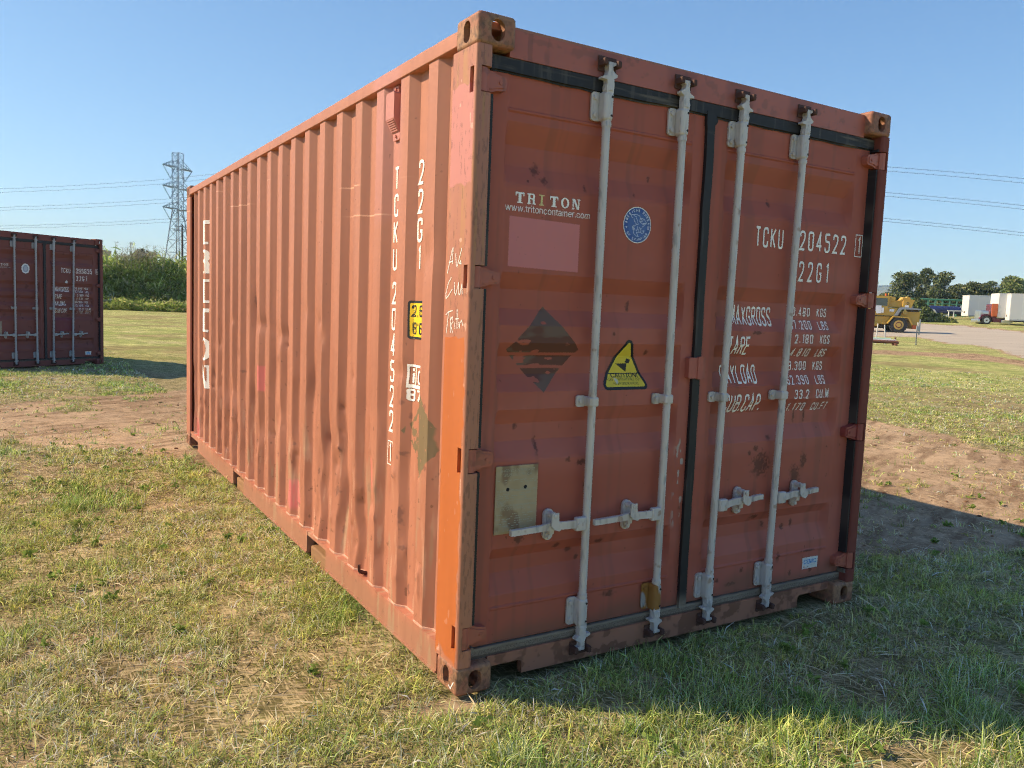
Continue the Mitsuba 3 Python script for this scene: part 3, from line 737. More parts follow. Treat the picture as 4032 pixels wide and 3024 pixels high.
        for bi in (0, 1):
            b = BARS[k * 2 + bi]; yb = .024; lean[0] = LEAN[k * 2 + bi]
            m = [cyl((b, yb, .17), (b, yb, 2.42), .0172, 18), cyl((b, yb, .305), (b, yb, .322), .0205, 18), cyl((b, yb, 2.268), (b, yb, 2.285), .0205, 18), cyl((b, yb, .150), (b, yb, .176), .0215, 16), cyl((b, yb, 2.408), (b, yb, 2.43), .0215, 16)]
            mir = bool(bi) != bool(k)
            m.append(xz_extrude(affinity.translate(cam_profile(False, mir), b, .098), yb - .016, yb + .012))
            m.append(xz_extrude(affinity.translate(cam_profile(True, not mir), b, 2.497), yb - .016, yb + .012))
            if bi and not k: m.append(cyl((b, yb, 1.290), (b, yb, 1.304), .0185, 18))
            put(D + '__locking_bar', m, 'galv', 40)
            for z0, z1 in ((2.287, 2.408), (.177, .304)):
                fl = unary_union([rrect(b - .060, b - .010, z0 + .004, z1 - .003, .014)])
                m = [xz_extrude(fl, .050, .0588), xz_extrude(sbox(b - .030, z0, b + .024, z1), .012, .0585)]
                m = [xz_extrude(fl, .050, .0588), tm(rbox(b - .024, b + .023, .005, .0585, z0, z1, .016, 14))]
                for zz in (z0 + .026, z1 - .026): m.append(cyl((b - .043, .042, zz), (b - .043, .051, zz), .010, 6))
                put(D + '__bar_bracket', m, 'rustbr' if (main and z0 < 1 and b == BARS[1]) else 'galv', 30)
                if main: put(D + '__grease_hole', [cyl((b + .010, .0045, zz), (b + .010, .0075, zz), .0052, 10) for zz in (z0 + .024, z1 - .024)], 'hole')
            zm = 1.147
            m = [xz_extrude(rrect(b - .062, b - .018, zm - .024, zm + .024, .010), .050, .0588), tm(rbox(b - .024, b + .024, .006, .058, zm - .021, zm + .021, .008, 10)), cyl((b - .044, .042, zm), (b - .044, .051, zm), .009, 6)]
            if not k: m += [xz_extrude(rrect(b + .018, b + .044, zm - .024, zm + .020, .008), .050, .0588), cyl((b + .033, .044, zm), (b + .033, .051, zm), .008, 6)]
            put(D + '__bar_bracket', m, 'galv', 30)
            # handle: hub, lever, grip; the catch is a part of its own
            s = -1 if k == 0 else 1
            zh = .632
            hub = [tm(rbox(b + s * .014, b + s * .066, .000, .026, zh - .028, zh + .030, .005)), cyl((b + s * .054, -.004, zh), (b + s * .054, .002, zh), .008, 10)]
            ex = b + s * (.385 if k == 0 else .305)
            pts = [(b + s * .060, zh + .000), (b + s * .120, zh + .012), (b + s * .185, zh + .010), (b + s * .235, zh + .014), (ex - s * .05, zh + .018), (ex, zh + .020)]
            if k == 0: pts = [(b + s * .060, zh + .002), (b + s * .120, zh + .004), (b + s * .185, zh + .006), (b + s * .235, zh + .004), (ex - s * .05, zh + .001), (ex, zh)]
            wds = [.017, .016, .017, .013, .012, .011]
            topl = [(x_, z_ + w_) for (x_, z_), w_ in zip(pts, wds)]; bot = [(x_, z_ - w_) for (x_, z_), w_ in zip(pts, wds)]
            lever = Polygon(topl + bot[::-1]).buffer(0)
            grip = LineString(pts[3:]).buffer(.0120, cap_style='flat')
            put(D + '__handle', hub + [xz_extrude(lever, .004, .016), xz_extrude(grip, -.002, .018)], 'galv', 30)
            cx = b + s * .178
            slot = rrect(cx - .024, cx + .024, zh - .062, zh + .070, .023)
            hook = Polygon([(cx - .016, zh + .062), (cx + .013, zh + .062), (cx + .014, zh + .03), (cx + .030, zh + .012), (cx + .034, zh - .002), (cx + .020, zh - .012), (cx - .002, zh - .004), (cx - .018, zh + .012)]).buffer(.002)
            put(D + '__handle_catch', [xz_extrude(slot, .046, .0585), xz_extrude(slot.buffer(-.007), .040, .047), xz_extrude(hook, -.008, -.002), xz_extrude(rrect(cx - .015, cx + .013, zh + .040, zh + .064, .010), .012, .041), cyl((cx, -.012, zh + .052), (cx, -.007, zh + .052), .010, 6), cyl((cx, .032, zh - .045), (cx, .041, zh - .045), .010, 6), xz_extrude(sbox(cx - .012, zh - .030, cx + .012, zh - .010), .020, .041)], 'galv', 30)
    lean[0] = 0
    cz = np.linspace(.150, 2.425, 120)
    wv = .004 * (meshkit.fbm(np.c_[cz * 5, cz * 0, cz * 0], 3, 8) - .5) * 2
    cen = Polygon(list(zip(1.190 + wv - .004 * (cz > 2.36), cz)) + list(zip((1.226 + wv * .8 + .016 * (cz > 2.37))[::-1], cz[::-1])))
    put('door_001__gasket', xz_extrude(cen, .042, .0585), 'rubber')
    put('door_001__gasket', xz_extrude(affinity.translate(cen, .016).intersection(sbox(0, .15, 2, 2.40)), .0495, .0592), 'rubber')
    if main:    # plate that keeps the left leaf from opening first
        put('door__lap_plate', [xz_extrude(rrect(1.156, 1.212, 1.236, 1.331, .008), .034, .0595), xz_extrude(rrect(1.208, 1.254, 1.232, 1.336, .008), .030, .0415)], 'door', 30)
    return P

def door_text(cat_, number, rows, texts_only=False):
    """lettering of the right-hand door, as decals"""
    out = []
    def lay(name, d, edge=.012): out.append((name, *d.drape(door_surf, edge)))
    lay('owner_code', Decal().put(text('TCKU', 1.558, 1.752, 1.858, 1.956, .12, .24), WHITE))
    d = Decal().put(text(number, 1.872, 2.228, 1.863, 1.961, .12, .26), WHITE)
    lay('serial_number', d)
    lay('check_digit', Decal().put(sbox(2.297, 1.858, 2.356, 1.974).difference(sbox(2.3015, 1.8625, 2.3515, 1.9695)), WHITE).put(text('1', 2.316, 2.337, 1.872, 1.961, .14), WHITE))
    lay('size_code', Decal().put(text('22G1', 1.880, 2.104, 1.710, 1.811, .12, .40), WHITE))
    for s, x0, x1, z0, z1 in (('MAXGROSS', 1.455, 1.734, 1.482, 1.576), ('TARE', 1.428, 1.574, 1.341, 1.431), ('PAYLOAD', 1.408, 1.652, 1.202, 1.294), ('CUB.CAP.', 1.428, 1.688, 1.062, 1.153)):
        lay('weight_caption', Decal().put(text(s, x0, x1, z0, z1, .12, .13), WHITE))
    zr = ((1.538, 1.582), (1.472, 1.517), (1.401, 1.447), (1.333, 1.376), (1.263, 1.309), (1.193, 1.239), (1.119, 1.167), (1.054, 1.097))
    for (num, unit), (z0, z1) in zip(rows, zr):
        lay('weight_figure', Decal().put(text(num, 2.028 - .0275 * len(num), 2.028, z0, z1, .13, .26), WHITE))
        lay('weight_unit', Decal().put(text(unit, 2.082, 2.082 + .0245 * len(unit), z0, z1, .13, .22), WHITE))
    return out

def place(prefix, P, mats, to_world=None):
    for k, (d, b) in P.items():
        e = dict(d); e['bsdf'] = {'type': 'ref', 'id': mats[b]}
        if to_world is not None: e['to_world'] = to_world
        scene[f'{prefix}__{k}'] = e

BOX = 'shipping_container'
place(BOX, container_parts(True), dict(bead='bead_paint', darkframe='dark_frame_paint', hingered='hinge_red', wall='wall_paint', roofp='roof_paint', floor='inside_floor', post='post_paint', frame='frame_paint', cast='rusty_casting', keeper='keeper_iron', rubber='rubber_gasket', door='door_paint', hinge='frame_paint', galv='galvanised_steel', rustbr='rusted_bracket', hole='hole_black'))
tag(BOX, 'large weathered rust red shipping container in the foreground with a dented corrugated side', 'shipping container')
ROWS1 = [('30.480', 'KGS'), ('67.200', 'LBS'), ('2.180', 'KGS'), ('4.810', 'LBS'), ('28.300', 'KGS'), ('62.390', 'LBS'), ('33.2', 'CU.M'), ('1.170', 'CU.FT')]
for nm, m, c in door_text('', '204522', ROWS1): add(f'{BOX}__door_001__{nm}', m, 'print_material', color=c)

def decal(key, d, surf, edge=.012, base=.0020):
    m, c = d.drape(surf, edge, base)
    add(key, m, 'print_material', color=c)
# left door: owner's name, web address, emblem, caution triangle, data plate
d = Decal()
for i, ch in enumerate('TRITON'):
    x0 = .221 + i * .0535
    d.put(slab(ch, x0, x0 + (.030 if ch == 'I' else .041), 1.931, 1.973), (.62, .52, .24) if i == 2 else WHITE)
decal(f'{BOX}__door__owner_name', d, door_surf)
decal(f'{BOX}__door__web_address', Decal().put(font_poly('www.tritoncontainer.com', .176, .580, 1.899, .0268), WHITE), door_surf, .02)
def ring_text(s, r, cx, cz, a0, a1, h, flip=False):
    gs = []
    for i, ch in enumerate(s):
        if ch == ' ': continue
        a = a0 + (a1 - a0) * i / (len(s) - 1)
        g, w = glyph(ch, .2)
        g = affinity.scale(affinity.translate(g, -w / 2, -.5), h, h, origin=(0, 0))
        g = affinity.translate(affinity.rotate(g, (a - 90) if not flip else (a + 90), origin=(0, 0)), r * math.cos(math.radians(a)), r * math.sin(math.radians(a)))
        gs.append(g)
    return affinity.translate(unary_union(gs), cx, cz)
cx, cz = .834, 1.897
e = lambda pts: [(cx + a * .076, cz + b * .076) for a, b in pts]
eagle = [e([(-.52, .52), (-.3, .56), (-.05, .56), (.12, .54), (.18, .4), (.14, .26), (.2, .16), (.3, .12)]), e([(-.52, .52), (-.42, .4), (-.28, .34), (-.18, .12), (-.04, .02)]), e([(-.3, .52), (-.12, .45), (-.02, .2), (.06, .06), (-.04, .02)]), e([(.2, .36), (.38, .4), (.58, .26), (.64, .16), (.44, .12), (.3, .12)]),
         e([(.30, .36), (.22, .2)]), e([(.42, .36), (.26, .18)]), e([(.62, .12), (.42, -.02), (.24, -.2)]), e([(.6, .16), (.36, .06)]), e([(-.04, .02), (-.36, -.1), (-.28, -.32), (-.22, -.48), (-.02, -.64), (.12, -.62), (.02, -.52), (-.06, -.42)]),
         e([(.24, -.2), (.2, -.32), (.36, -.3), (.5, -.26), (.46, -.4), (.38, -.46), (.24, -.38), (.06, -.42), (-.06, -.42)]), e([(-.3, -.12), (-.24, -.3)]), e([(-.2, -.1), (-.16, -.32)]), e([(.04, -.06), (-.04, -.36)]), e([(.16, -.1), (.08, -.34)])]
d = Decal().put(Point(cx, cz).buffer(.0765, quad_segs=16), (.72, .72, .70)).put(Point(cx, cz).buffer(.0725, quad_segs=16), (.035, .085, .30), .0006)
d.put(Point(cx, cz).buffer(.052, quad_segs=12), (.055, .125, .36), .0010)
d.put(ring_text('AMERICAN BUREAU', .0620, cx, cz, 172, -2, .0125), (.62, .66, .74), .0014).put(ring_text('OF SHIPPING', .0620, cx, cz, 215, 326, .0125, True), (.62, .66, .74), .0014)
for a in (192, 348):
    star = Polygon([(cx + .061 * math.cos(math.radians(a)) + (.006 if j % 2 == 0 else .0026) * math.sin(j * math.pi / 5), cz + .061 * math.sin(math.radians(a)) + (.006 if j % 2 == 0 else .0026) * math.cos(j * math.pi / 5)) for j in range(10)])
    d.put(star, (.6, .64, .72), .0014)
d.put(unary_union([LineString(q_).buffer(.0011) for q_ in eagle]), (.55, .60, .70), .0014)
decal(f'{BOX}__door__emblem_sticker', d, door_surf, .02)
labels[f'{BOX}__door__emblem_sticker'] = {'label': 'round blue sticker with a white eagle and lettering round the rim'}
tri = Polygon([(.825, 1.385), (.725, 1.210), (.925, 1.210)])
d = Decal().put(tri.buffer(.021, quad_segs=6), BLACK).put(tri.buffer(.0085, quad_segs=5), (.66, .52, .045), .0005)
d.put(Polygon([(.780, 1.301), (.842, 1.302), (.839, 1.264)]), BLACK, .001).put(Polygon([(.840, 1.324), (.861, 1.317), (.853, 1.300), (.832, 1.306)]), BLACK, .001)
d.put(font_poly('CAUTION!', .753, .903, 1.241, .0185, True), BLACK, .001)
d.put(font_poly('CAR', .733, .762, 1.2275, .010), BLACK, .001).put(font_poly('MIGHT FALL OUT', .790, .917, 1.2275, .010), BLACK, .001)
d.put(font_poly('WHEN DOOR OPENS', .757, .898, 1.2105, .010), BLACK, .001)
d.put(Polygon([(.765, 1.240), (.782, 1.236), (.788, 1.222), (.778, 1.212), (.770, 1.226)]), (.55, .55, .42), .0012)
decal(f'{BOX}__door__caution_sticker', d, door_surf, .008)
labels[f'{BOX}__door__caution_sticker'] = {'label': 'yellow and black warning triangle sticker with worn print'}
add(f'{BOX}__door__data_plate', box(.178, .377, .0565, .0605, .616, .894), 'data_plate_metal')
labels[f'{BOX}__door__data_plate'] = {'label': 'worn metal data plate with faded stamped lettering'}
for x_, z_ in ((.235, .798), (.318, .803)): add(f'{BOX}__door__plate_hole', cyl((x_, .0555, z_), (x_, .058, z_), .0075, 12), 'hole_black')
PL = (.36, .345, .265)
d = Decal().put(font_poly('APPROVED FOR TRANSPORT', .198, .362, .868, .0125), PL).put(font_poly('UNDER CUSTOMS SEAL', .214, .350, .852, .0125), PL).put(font_poly('CIMC', .188, .226, .737, .013, True), PL).put(font_poly('CSC SAFETY APPROVAL', .202, .345, .713, .012), PL)
g = np.random.default_rng(2)
for z_ in np.r_[np.arange(.628, .702, .0095), np.arange(.762, .782, .008), .834, .825]:
    a = .184
    while a < .36:
        w = g.uniform(.008, .03)
        if g.random() < .7: d.put(sbox(a, z_, min(a + w, .37), z_ + .0028), PL)
        a += w + g.uniform(.004, .02)
for z_ in (.790, .7945, .752, .729, .733): d.put(sbox(.182, z_, .372, z_ + .0016), PL)
def plate_surf(x_, z_, off): return np.c_[x_, .0565 - off, z_]
decal(f'{BOX}__door__plate_lettering', d, plate_surf, .05, .0006)
d = Decal().put(sbox(2.074, .210, 2.196, .271), (.62, .61, .58)).put(font_poly('CIMC', 2.084, 2.184, .236, .023, True), (.09, .26, .58), .0006).put(sbox(2.104, .226, 2.18, .2285), (.35, .48, .62), .0006).put(sbox(2.084, .216, 2.094, .224), (.45, .13, .03), .0006).put(sbox(2.098, .217, 2.128, .2195), (.30, .2, .16), .0006)
decal(f'{BOX}__door_001__maker_sticker', d, door_surf, .02)
labels[f'{BOX}__door_001__maker_sticker'] = {'label': 'small white sticker with blue lettering low on the right door'}
# side wall lettering, read with u = -y
SW = f'{BOX}__side_wall'
def column(chars, yc, w, tops, h):
    d = Decal()
    for ch, zt in zip(chars, tops): d.put(text(ch, -yc - w / 2 * (.5 if ch == '1' else 1), -yc + w / 2 * (.5 if ch == '1' else 1), zt - h, zt, .13), WHITE)
    return d
decal(f'{SW}__owner_code', column('TCKU', .814, .050, (2.140, 2.019, 1.898, 1.777), .105), wall_surf)
decal(f'{SW}__serial_number', column('204522', .812, .050, (1.622, 1.502, 1.380, 1.262, 1.145, 1.028), .104), wall_surf)
decal(f'{SW}__check_digit', Decal().put(sbox(-.846, .768, -.788, .882).difference(sbox(-.8415, .7725, -.7925, .8775)), WHITE).put(text('1', -.828, -.806, .778, .873, .14), WHITE), wall_surf)
decal(f'{SW}__size_code', column('22G1', .551, .053, (2.137, 2.015, 1.893, 1.772), .105), wall_surf)
for ch, z1 in zip('TRITON', (2.200, 1.937, 1.668, 1.402, 1.135, .882)):
    decal(f'{SW}__owner_letter', Decal().put(slab(ch, -5.318, -5.055, z1 - .216, z1), WHITE), wall_surf, .008, .003)
d = Decal().put(rrect(-.608, -.440, 1.372, 1.538, .012), BLACK).put(rrect(-.599, -.449, 1.382, 1.528, .006), (.80, .55, .012), .0005)
d.put(text('2,6m', -.592, -.452, 1.468, 1.520, .17, .14), BLACK, .001).put(text("8'6\"", -.588, -.470, 1.391, 1.444, .17, .14), BLACK, .001)
decal(f'{SW}__height_sticker', d, wall_surf, .01)
labels[f'{SW}__height_sticker'] = {'label': 'yellow height sticker with a black border between two ribs'}
d = Decal().put(sbox(-.607, 1.156, -.440, 1.260).difference(unary_union([sbox(-.597, 1.172, -.556, 1.249), sbox(-.547, 1.172, -.44, 1.249)])), WHITE).put(unary_union([sbox(-.584, 1.178, -.569, 1.222), sbox(-.584, 1.230, -.569, 1.244)]), WHITE).put(text('C', -.532, -.490, 1.176, 1.238, .16), WHITE).put(text('O', -.480, -.448, 1.176, 1.238, .16), WHITE)
d.put(text('87', -.604, -.486, 1.098, 1.152, .17, .12), WHITE)
decal(f'{SW}__inspection_mark', d, wall_surf, .01)
# ventilator under the top rail
vm = [yz_extrude(Polygon([(.775, 2.345), (.868, 2.345), (.868, 2.452), (.862, 2.460), (.781, 2.460), (.775, 2.452)]), .004, .045)]
wedge = trimesh.Trimesh([(.004, .775, 2.345), (.004, .868, 2.345), (.045, .775, 2.345), (.045, .868, 2.345), (.036, .780, 2.285), (.036, .862, 2.285), (.045, .780, 2.285), (.045, .862, 2.285)], [[0, 1, 5], [0, 5, 4], [0, 4, 6], [0, 6, 2], [1, 3, 7], [1, 7, 5], [4, 5, 7], [4, 7, 6], [0, 2, 3], [0, 3, 1], [2, 6, 7], [2, 7, 3]], process=False)
vm += [wedge, yz_extrude(Polygon([(.772, 2.285), (.850, 2.285), (.850, 2.262), (.842, 2.254), (.780, 2.254), (.772, 2.262)]), .034, .045), yz_extrude(sbox(.790, 2.46, .85, 2.49), .030, .045), cyl((.026, .81, 2.27), (.035, .81, 2.27), .007, 6), cyl((.022, .81, 2.475), (.031, .81, 2.475), .007, 6)]
add(f'{SW}__ventilator', vm, 'vent_paint')
for i in range(6):
    z_ = 2.338 - i * .0085; x_ = .004 + (2.345 - z_) / .06 * .032
    add(f'{SW}__vent_louvre', box(x_ - .004, x_ + .003, .784, .858, z_ - .0022, z_ + .0022), 'vent_paint')
# broken hook low on the wall, white chalk on the post and on the lower casting
add(f'{SW}__hook', [bar((.045, 1.085, .160), (.004, 1.075, .178), .014), bar((.004, 1.075, .178), (.000, 1.068, .215), .010)], 'keeper_iron')
def post_surf(u, z, off): return np.c_[-off + 0 * u, -u, z]
def chalk(key, lines, w=.0022):
    decal(key, Decal().put(unary_union([LineString([(-a, b) for a, b in q_]).buffer(w) for q_ in lines]), (.70, .68, .66)), post_surf, .05, .0012)
chalk(f'{BOX}__corner_post__chalk_writing', [[(.185, 1.648), (.150, 1.735), (.142, 1.745), (.145, 1.685)], [(.172, 1.690), (.140, 1.694)], [(.118, 1.722), (.112, 1.680), (.104, 1.672), (.070, 1.740)], [(.086, 1.684), (.072, 1.682), (.076, 1.694), (.086, 1.684)],
      [(.150, 1.632), (.172, 1.612), (.192, 1.570), (.190, 1.550), (.172, 1.560), (.140, 1.586)], [(.122, 1.612), (.118, 1.575), (.108, 1.565), (.086, 1.612), (.084, 1.570), (.074, 1.566), (.060, 1.606), (.056, 1.570)],
      [(.184, 1.488), (.168, 1.498), (.132, 1.505)], [(.164, 1.497), (.172, 1.450), (.178, 1.418)], [(.142, 1.480), (.144, 1.420)], [(.146, 1.470), (.128, 1.482), (.124, 1.462), (.142, 1.448), (.122, 1.420)], [(.108, 1.460), (.106, 1.438)], [(.092, 1.510), (.088, 1.438)], [(.104, 1.474), (.078, 1.476)], [(.074, 1.462), (.070, 1.440), (.064, 1.462), (.052, 1.470), (.044, 1.452)]])
chalk(f'{BOX}__corner_casting_001__chalk_mark', [[(.060, .030), (.046, .022), (.022, .056)]], .003)

# timber under the fork pockets
PLK = 'timber_block'
add(PLK, tm(rbox(.02, .42, 1.50, 1.92, -.03, .076, .008)), 'weathered_wood'); tag(PLK, 'short brown timber block under the near fork pocket of the foreground container', 'timber block')
add(PLK, tm(rbox(.03, .5, 3.45, 3.90, -.03, .085, .008)), 'weathered_wood'); tag(PLK + '_001', 'brown timber block under the far fork pocket of the foreground container', 'timber block')

# ---------------------------------------------------------------- the second container, standing behind at the left
BX2 = BOX + '_001'
M2 = T().translate([C2['x'], C2['y'], -.012]).rotate([0, 0, 1], math.degrees(C2['a']))
place(BX2, container_parts(False), dict(darkframe='old_red_paint', hingered='old_red_paint', wall='old_red_paint', roofp='old_red_paint', floor='inside_floor', post='old_red_paint', frame='old_red_paint', cast='old_red_paint', keeper='keeper_iron', rubber='old_rubber', door='old_red_paint', hinge='old_red_paint', galv='old_galvanised', rustbr='old_galvanised', hole='hole_black'), M2)
tag(BX2, 'dark red shipping container standing in the field behind, cut off by the left edge', 'shipping container')
ROWS2 = [('30.480', 'KGS'), ('67.200', 'LBS'), ('2.180', 'KGS'), ('4.810', 'LBS'), ('28.300', 'KGS'), ('62.390', 'LBS'), ('33.2', 'CU.M'), ('1.170', 'CU.FT')]
for nm, m, c in door_text('', '395635', ROWS2): add(f'{BX2}__door_001__{nm}', m, 'print_material', color=c, to_world=M2)
def decal2(key, d, edge=.03):
    m, c = d.drape(door_surf, edge)
    add(f'{BX2}__{key}', m, 'print_material', color=c, to_world=M2)
d = Decal()
for i, ch in enumerate('TRITON'): d.put(slab(ch, .22 + i * .0535, .22 + i * .0535 + (.030 if ch == 'I' else .041), 1.931, 1.973), (.6, .59, .57))
decal2('door__owner_name', d)
decal2('door__web_address', Decal().put(font_poly('www.tritoncontainer.com', .176, .560, 1.892, .024), (.5, .49, .48)))
ov = affinity.scale(Point(.845, 1.90).buffer(.078, quad_segs=14), 1, 1.22)
decal2('door__emblem_sticker', Decal().put(ov, (.68, .68, .67)).put(affinity.scale(ov, .66, .72), (.30, .36, .45), .001).put(affinity.scale(ov, .42, .5), (.42, .46, .52), .002))
decal2('door__data_plate', Decal().put(sbox(.178, .616, .377, .894), (.30, .26, .19)))
decal2('door_001__paint_patch', Decal().put(sbox(1.425, .70, 1.770, .965), (.155, .030, .040)))
decal2('door_001__torn_label', Decal().put(Polygon([(1.63, 1.66), (1.70, 1.655), (1.69, 1.70), (1.665, 1.72)]), (.62, .62, .6)))
decal2('door_001__maker_sticker', Decal().put(sbox(2.060, .205, 2.190, .275), (.62, .62, .6)).put(sbox(2.085, .225, 2.165, .255), (.14, .35, .60), .001))
# ---------------------------------------------------------------- far things
mat('steel_grey', (.30, .33, .36), .5, .3)
mat('pylon_steel', (.20, .235, .29), .6, .2)
mat('cable_grey', (.10, .12, .16), .6)
mat('pole_wood', (.09, .065, .055), .85)
mat('crane_yellow', (.52, .33, .060), .5)
mat('crane_dark', (.06, .045, .03), .7)
mat('tyre', (.035, .035, .037), .85)
mat('wheel_yellow', (.50, .34, .08), .5)
mat('white_sheet', (.72, .74, .78), .6)
mat('trailer_white', (.60, .61, .62), .5)
mat('trailer_grey', (.52, .54, .57), .45)
mat('chrome', (.62, .63, .64), .25, .9)
mat('maroon', (.085, .012, .022), .3)
mat('orange_paint', (.50, .115, .035), .55)
mat('beacon_orange', (.62, .12, .03), .4)
mat('rack_green', (.055, .20, .14), .6)
mat('tank_blue', (.022, .032, .12), .4)
mat('pipe_mint', (.38, .55, .48), .6)
mat('pipe_rust', (.17, .075, .055), .8)
mat('tan_wall', (.50, .40, .24), .8)
mat('white_paint', (.60, .60, .60), .6)
mat('trunk_bark', (.13, .095, .07), .9)
mat('cab_glass', (.05, .065, .06), .1, spec=.9)

# lattice pylon, arms across the line of the wires
PY = np.array([30.93, 208.3])
PH = 2.395
dl = np.array([math.sin(PH), math.cos(PH), 0]); da = np.array([-math.cos(PH), math.sin(PH), 0])
# da points to the arm that stands nearer the camera
if da @ np.array([-30, -208, 0]) < 0: da = -da
def pp(a, l, z): return np.array([PY[0], PY[1], 0]) + da * a + dl * l + np.array([0, 0, z])
def half(z): return .875 if z >= 21.3 else .875 + (21.3 - z) * .101
PN = 'lattice_pylon'
def sgn(): return ((1, 1), (1, -1), (-1, -1), (-1, 1))
for s, t in sgn():
    add(f'{PN}__leg', [bar(pp(s * half(0), t * half(0), -.2), pp(s * .875, t * .875, 21.3), .17), bar(pp(s * .875, t * .875, 21.3), pp(s * .875, t * .875, 35), .14)], 'pylon_steel')
lat = []
zl = list(np.linspace(21.3, 35, 8)) ; zlow = [0, 4.2, 8.0, 11.4, 14.4, 17.0, 19.3, 21.3]
for zs_ in (zlow, zl):
    for a, b in zip(zs_[:-1], zs_[1:]):
        for (s, t), (s2, t2) in zip(sgn(), sgn()[1:] + sgn()[:1]):
            lat += [bar(pp(s * half(a), t * half(a), a), pp(s2 * half(b), t2 * half(b), b), .06), bar(pp(s2 * half(a), t2 * half(a), a), pp(s * half(b), t * half(b), b), .06), bar(pp(s * half(b), t * half(b), b), pp(s2 * half(b), t2 * half(b), b), .06)]
add(f'{PN}__bracing', lat, 'pylon_steel'); labels[f'{PN}__bracing'] = {'kind': 'stuff'}
ARMZ = (31.5, 26.7, 21.7)
for z_ in ARMZ:
    for s in (1, -1):
        m = []
        tip = pp(s * 5.3, 0, z_)
        for t in (1, -1):
            m += [bar(pp(s * .875, t * .875, z_), tip, .16), bar(pp(s * .875, t * .875, z_ + 1.6), tip, .09)]
            for k in (.3, .6): m.append(bar(pp(s * .875, t * .875, z_) * (1 - k) + tip * k, pp(s * .875, t * .875, z_ + 1.6) * (1 - k) + tip * k, .09))
        for k in (.2, .4, .6, .8): m.append(bar(pp(s * .875, .875, z_) * (1 - k) + tip * k, pp(s * .875, -.875, z_) * (1 - k) + tip * k, .12))
        add(f'{PN}__cross_arm', m, 'pylon_steel')
        add(f'{PN}__insulator', [bar(pp(s * 5.2, 0, z_), pp(s * 2.6, 0, z_ - 2.8), .16), bar(pp(s * .95, 0, z_), pp(s * 2.6, 0, z_ - 2.8), .16)], 'pylon_steel')
tag(PN, 'tall steel lattice pylon with three pairs of cross arms beyond the tall green cane', 'pylon')
# wires: one span to each side
side_name = {1: 'upper', 0: 'lower'}
for i, z0 in enumerate((28.54, 23.90, 19.20)):
    for sd in (-1, 1):
        for rt in (0, 1):
            ph, a_, b_, w_ = (2.4019, .10366, -.00061, 2.1) if rt else (2.395, -.0622, .00036, 2.5)
            s = np.linspace(0, 235 if rt else 150, 40)
            d_ = np.array([math.sin(ph), math.cos(ph)]) * (1 if rt else -1)
            pr = np.array([math.cos(ph), -math.sin(ph)]) * sd * w_
            xy = PY + pr + s[:, None] * d_
            pt = np.c_[xy, z0 + a_ * s + b_ * s * s]
            m = cat([cyl(p_, q_, .036, 5) for p_, q_ in zip(pt[:-1], pt[1:])])
            k = add('power_line', m, 'cable_grey')
            lev = ('top', 'middle', 'lowest')[i]
            tag(k, f'{"upper" if (sd < 0) == (not rt) else "lower"} thin cable of the {lev} pair of power lines {"right of the foreground container" if rt else "left of the lattice pylon"}', 'power line', 'power lines strung from the pylon')
# wooden pole in front of the pylon
UP = 'utility_pole'
add(f'{UP}__pole', cyl((17.40, 116.1, -.2), (17.36, 116.1, 10.9), .17, 10, .12), 'pole_wood')
for z_, w_ in ((10.6, 1.0), (10.05, 1.15)):
    add(f'{UP}__cross_arm', box(17.36 - w_, 17.36 + w_, 115.93, 116.05, z_ - .06, z_ + .06), 'steel_grey')
    for k in (-.9, -.45, .45, .9): add(f'{UP}__insulator', cyl((17.36 + k * w_, 115.99, z_ + .06), (17.36 + k * w_, 115.99, z_ + .26), .05, 6), 'steel_grey')
tag(UP, 'dark wooden utility pole with two cross arms in front of the pylon', 'utility pole')
# tan building at the left
TB = 'tan_building'
add(f'{TB}__wall', box(-4, 7.4, 104.2, 114, -.2, 5.6), 'tan_wall')
add(f'{TB}__roof', trimesh.Trimesh([(-4.2, 103.9, 5.62), (7.6, 103.9, 5.62), (7.6, 114.3, 5.62), (-4.2, 114.3, 5.62), (-4.2, 103.9, 7.2), (7.6, 103.9, 6.2), (7.6, 114.3, 6.2), (-4.2, 114.3, 7.2)], [[0, 2, 1], [0, 3, 2], [4, 5, 6], [4, 6, 7], [0, 1, 5], [0, 5, 4], [1, 2, 6], [1, 6, 5], [2, 3, 7], [2, 7, 6], [3, 0, 4], [3, 4, 7]], process=False), 'tan_wall')
add(f'{TB}__corner_trim', box(7.35, 7.62, 104.05, 104.3, 0, 6.15), 'white_paint')
tag(TB, 'corner of a tan building just right of the second container', 'building')

# ---- vegetation
def leaves(c, sz, wd, up_=0.0, spread=1.0, seed=0, droop=.35, cols=None, n3=True):
    """leaf blades at centres c: bent strips of two quads; returns mesh, colours"""
    g = np.random.default_rng(seed)
    n = len(c)
    az = g.uniform(0, 2 * np.pi, n); el = np.clip(g.normal(up_, spread, n), -1.3, 1.45)
    d = np.c_[np.cos(az) * np.cos(el), np.sin(az) * np.cos(el), np.sin(el)]
    s = np.cross(d, g.normal(0, 1, (n, 3))); s /= np.linalg.norm(s, axis=1, keepdims=True) + 1e-9
    L_ = sz * g.uniform(.6, 1.4, n)[:, None]; w = wd * g.uniform(.7, 1.3, n)[:, None]
    mid = c + d * L_ * .5
    tip = c + d * L_ + np.array([0, 0, -1]) * L_ * droop * g.uniform(.3, 1.5, (n, 1))
    v = np.stack([c - s * w * .3, c + s * w * .3, mid - s * w * .5, mid + s * w * .5, tip], 1).reshape(-1, 3)
    k = np.arange(n)[:, None] * 5
    f = np.concatenate([k + [0, 1, 3], k + [0, 3, 2], k + [2, 3, 4]])
    return trimesh.Trimesh(v, f, process=False), np.repeat(cols, 5, axis=0)
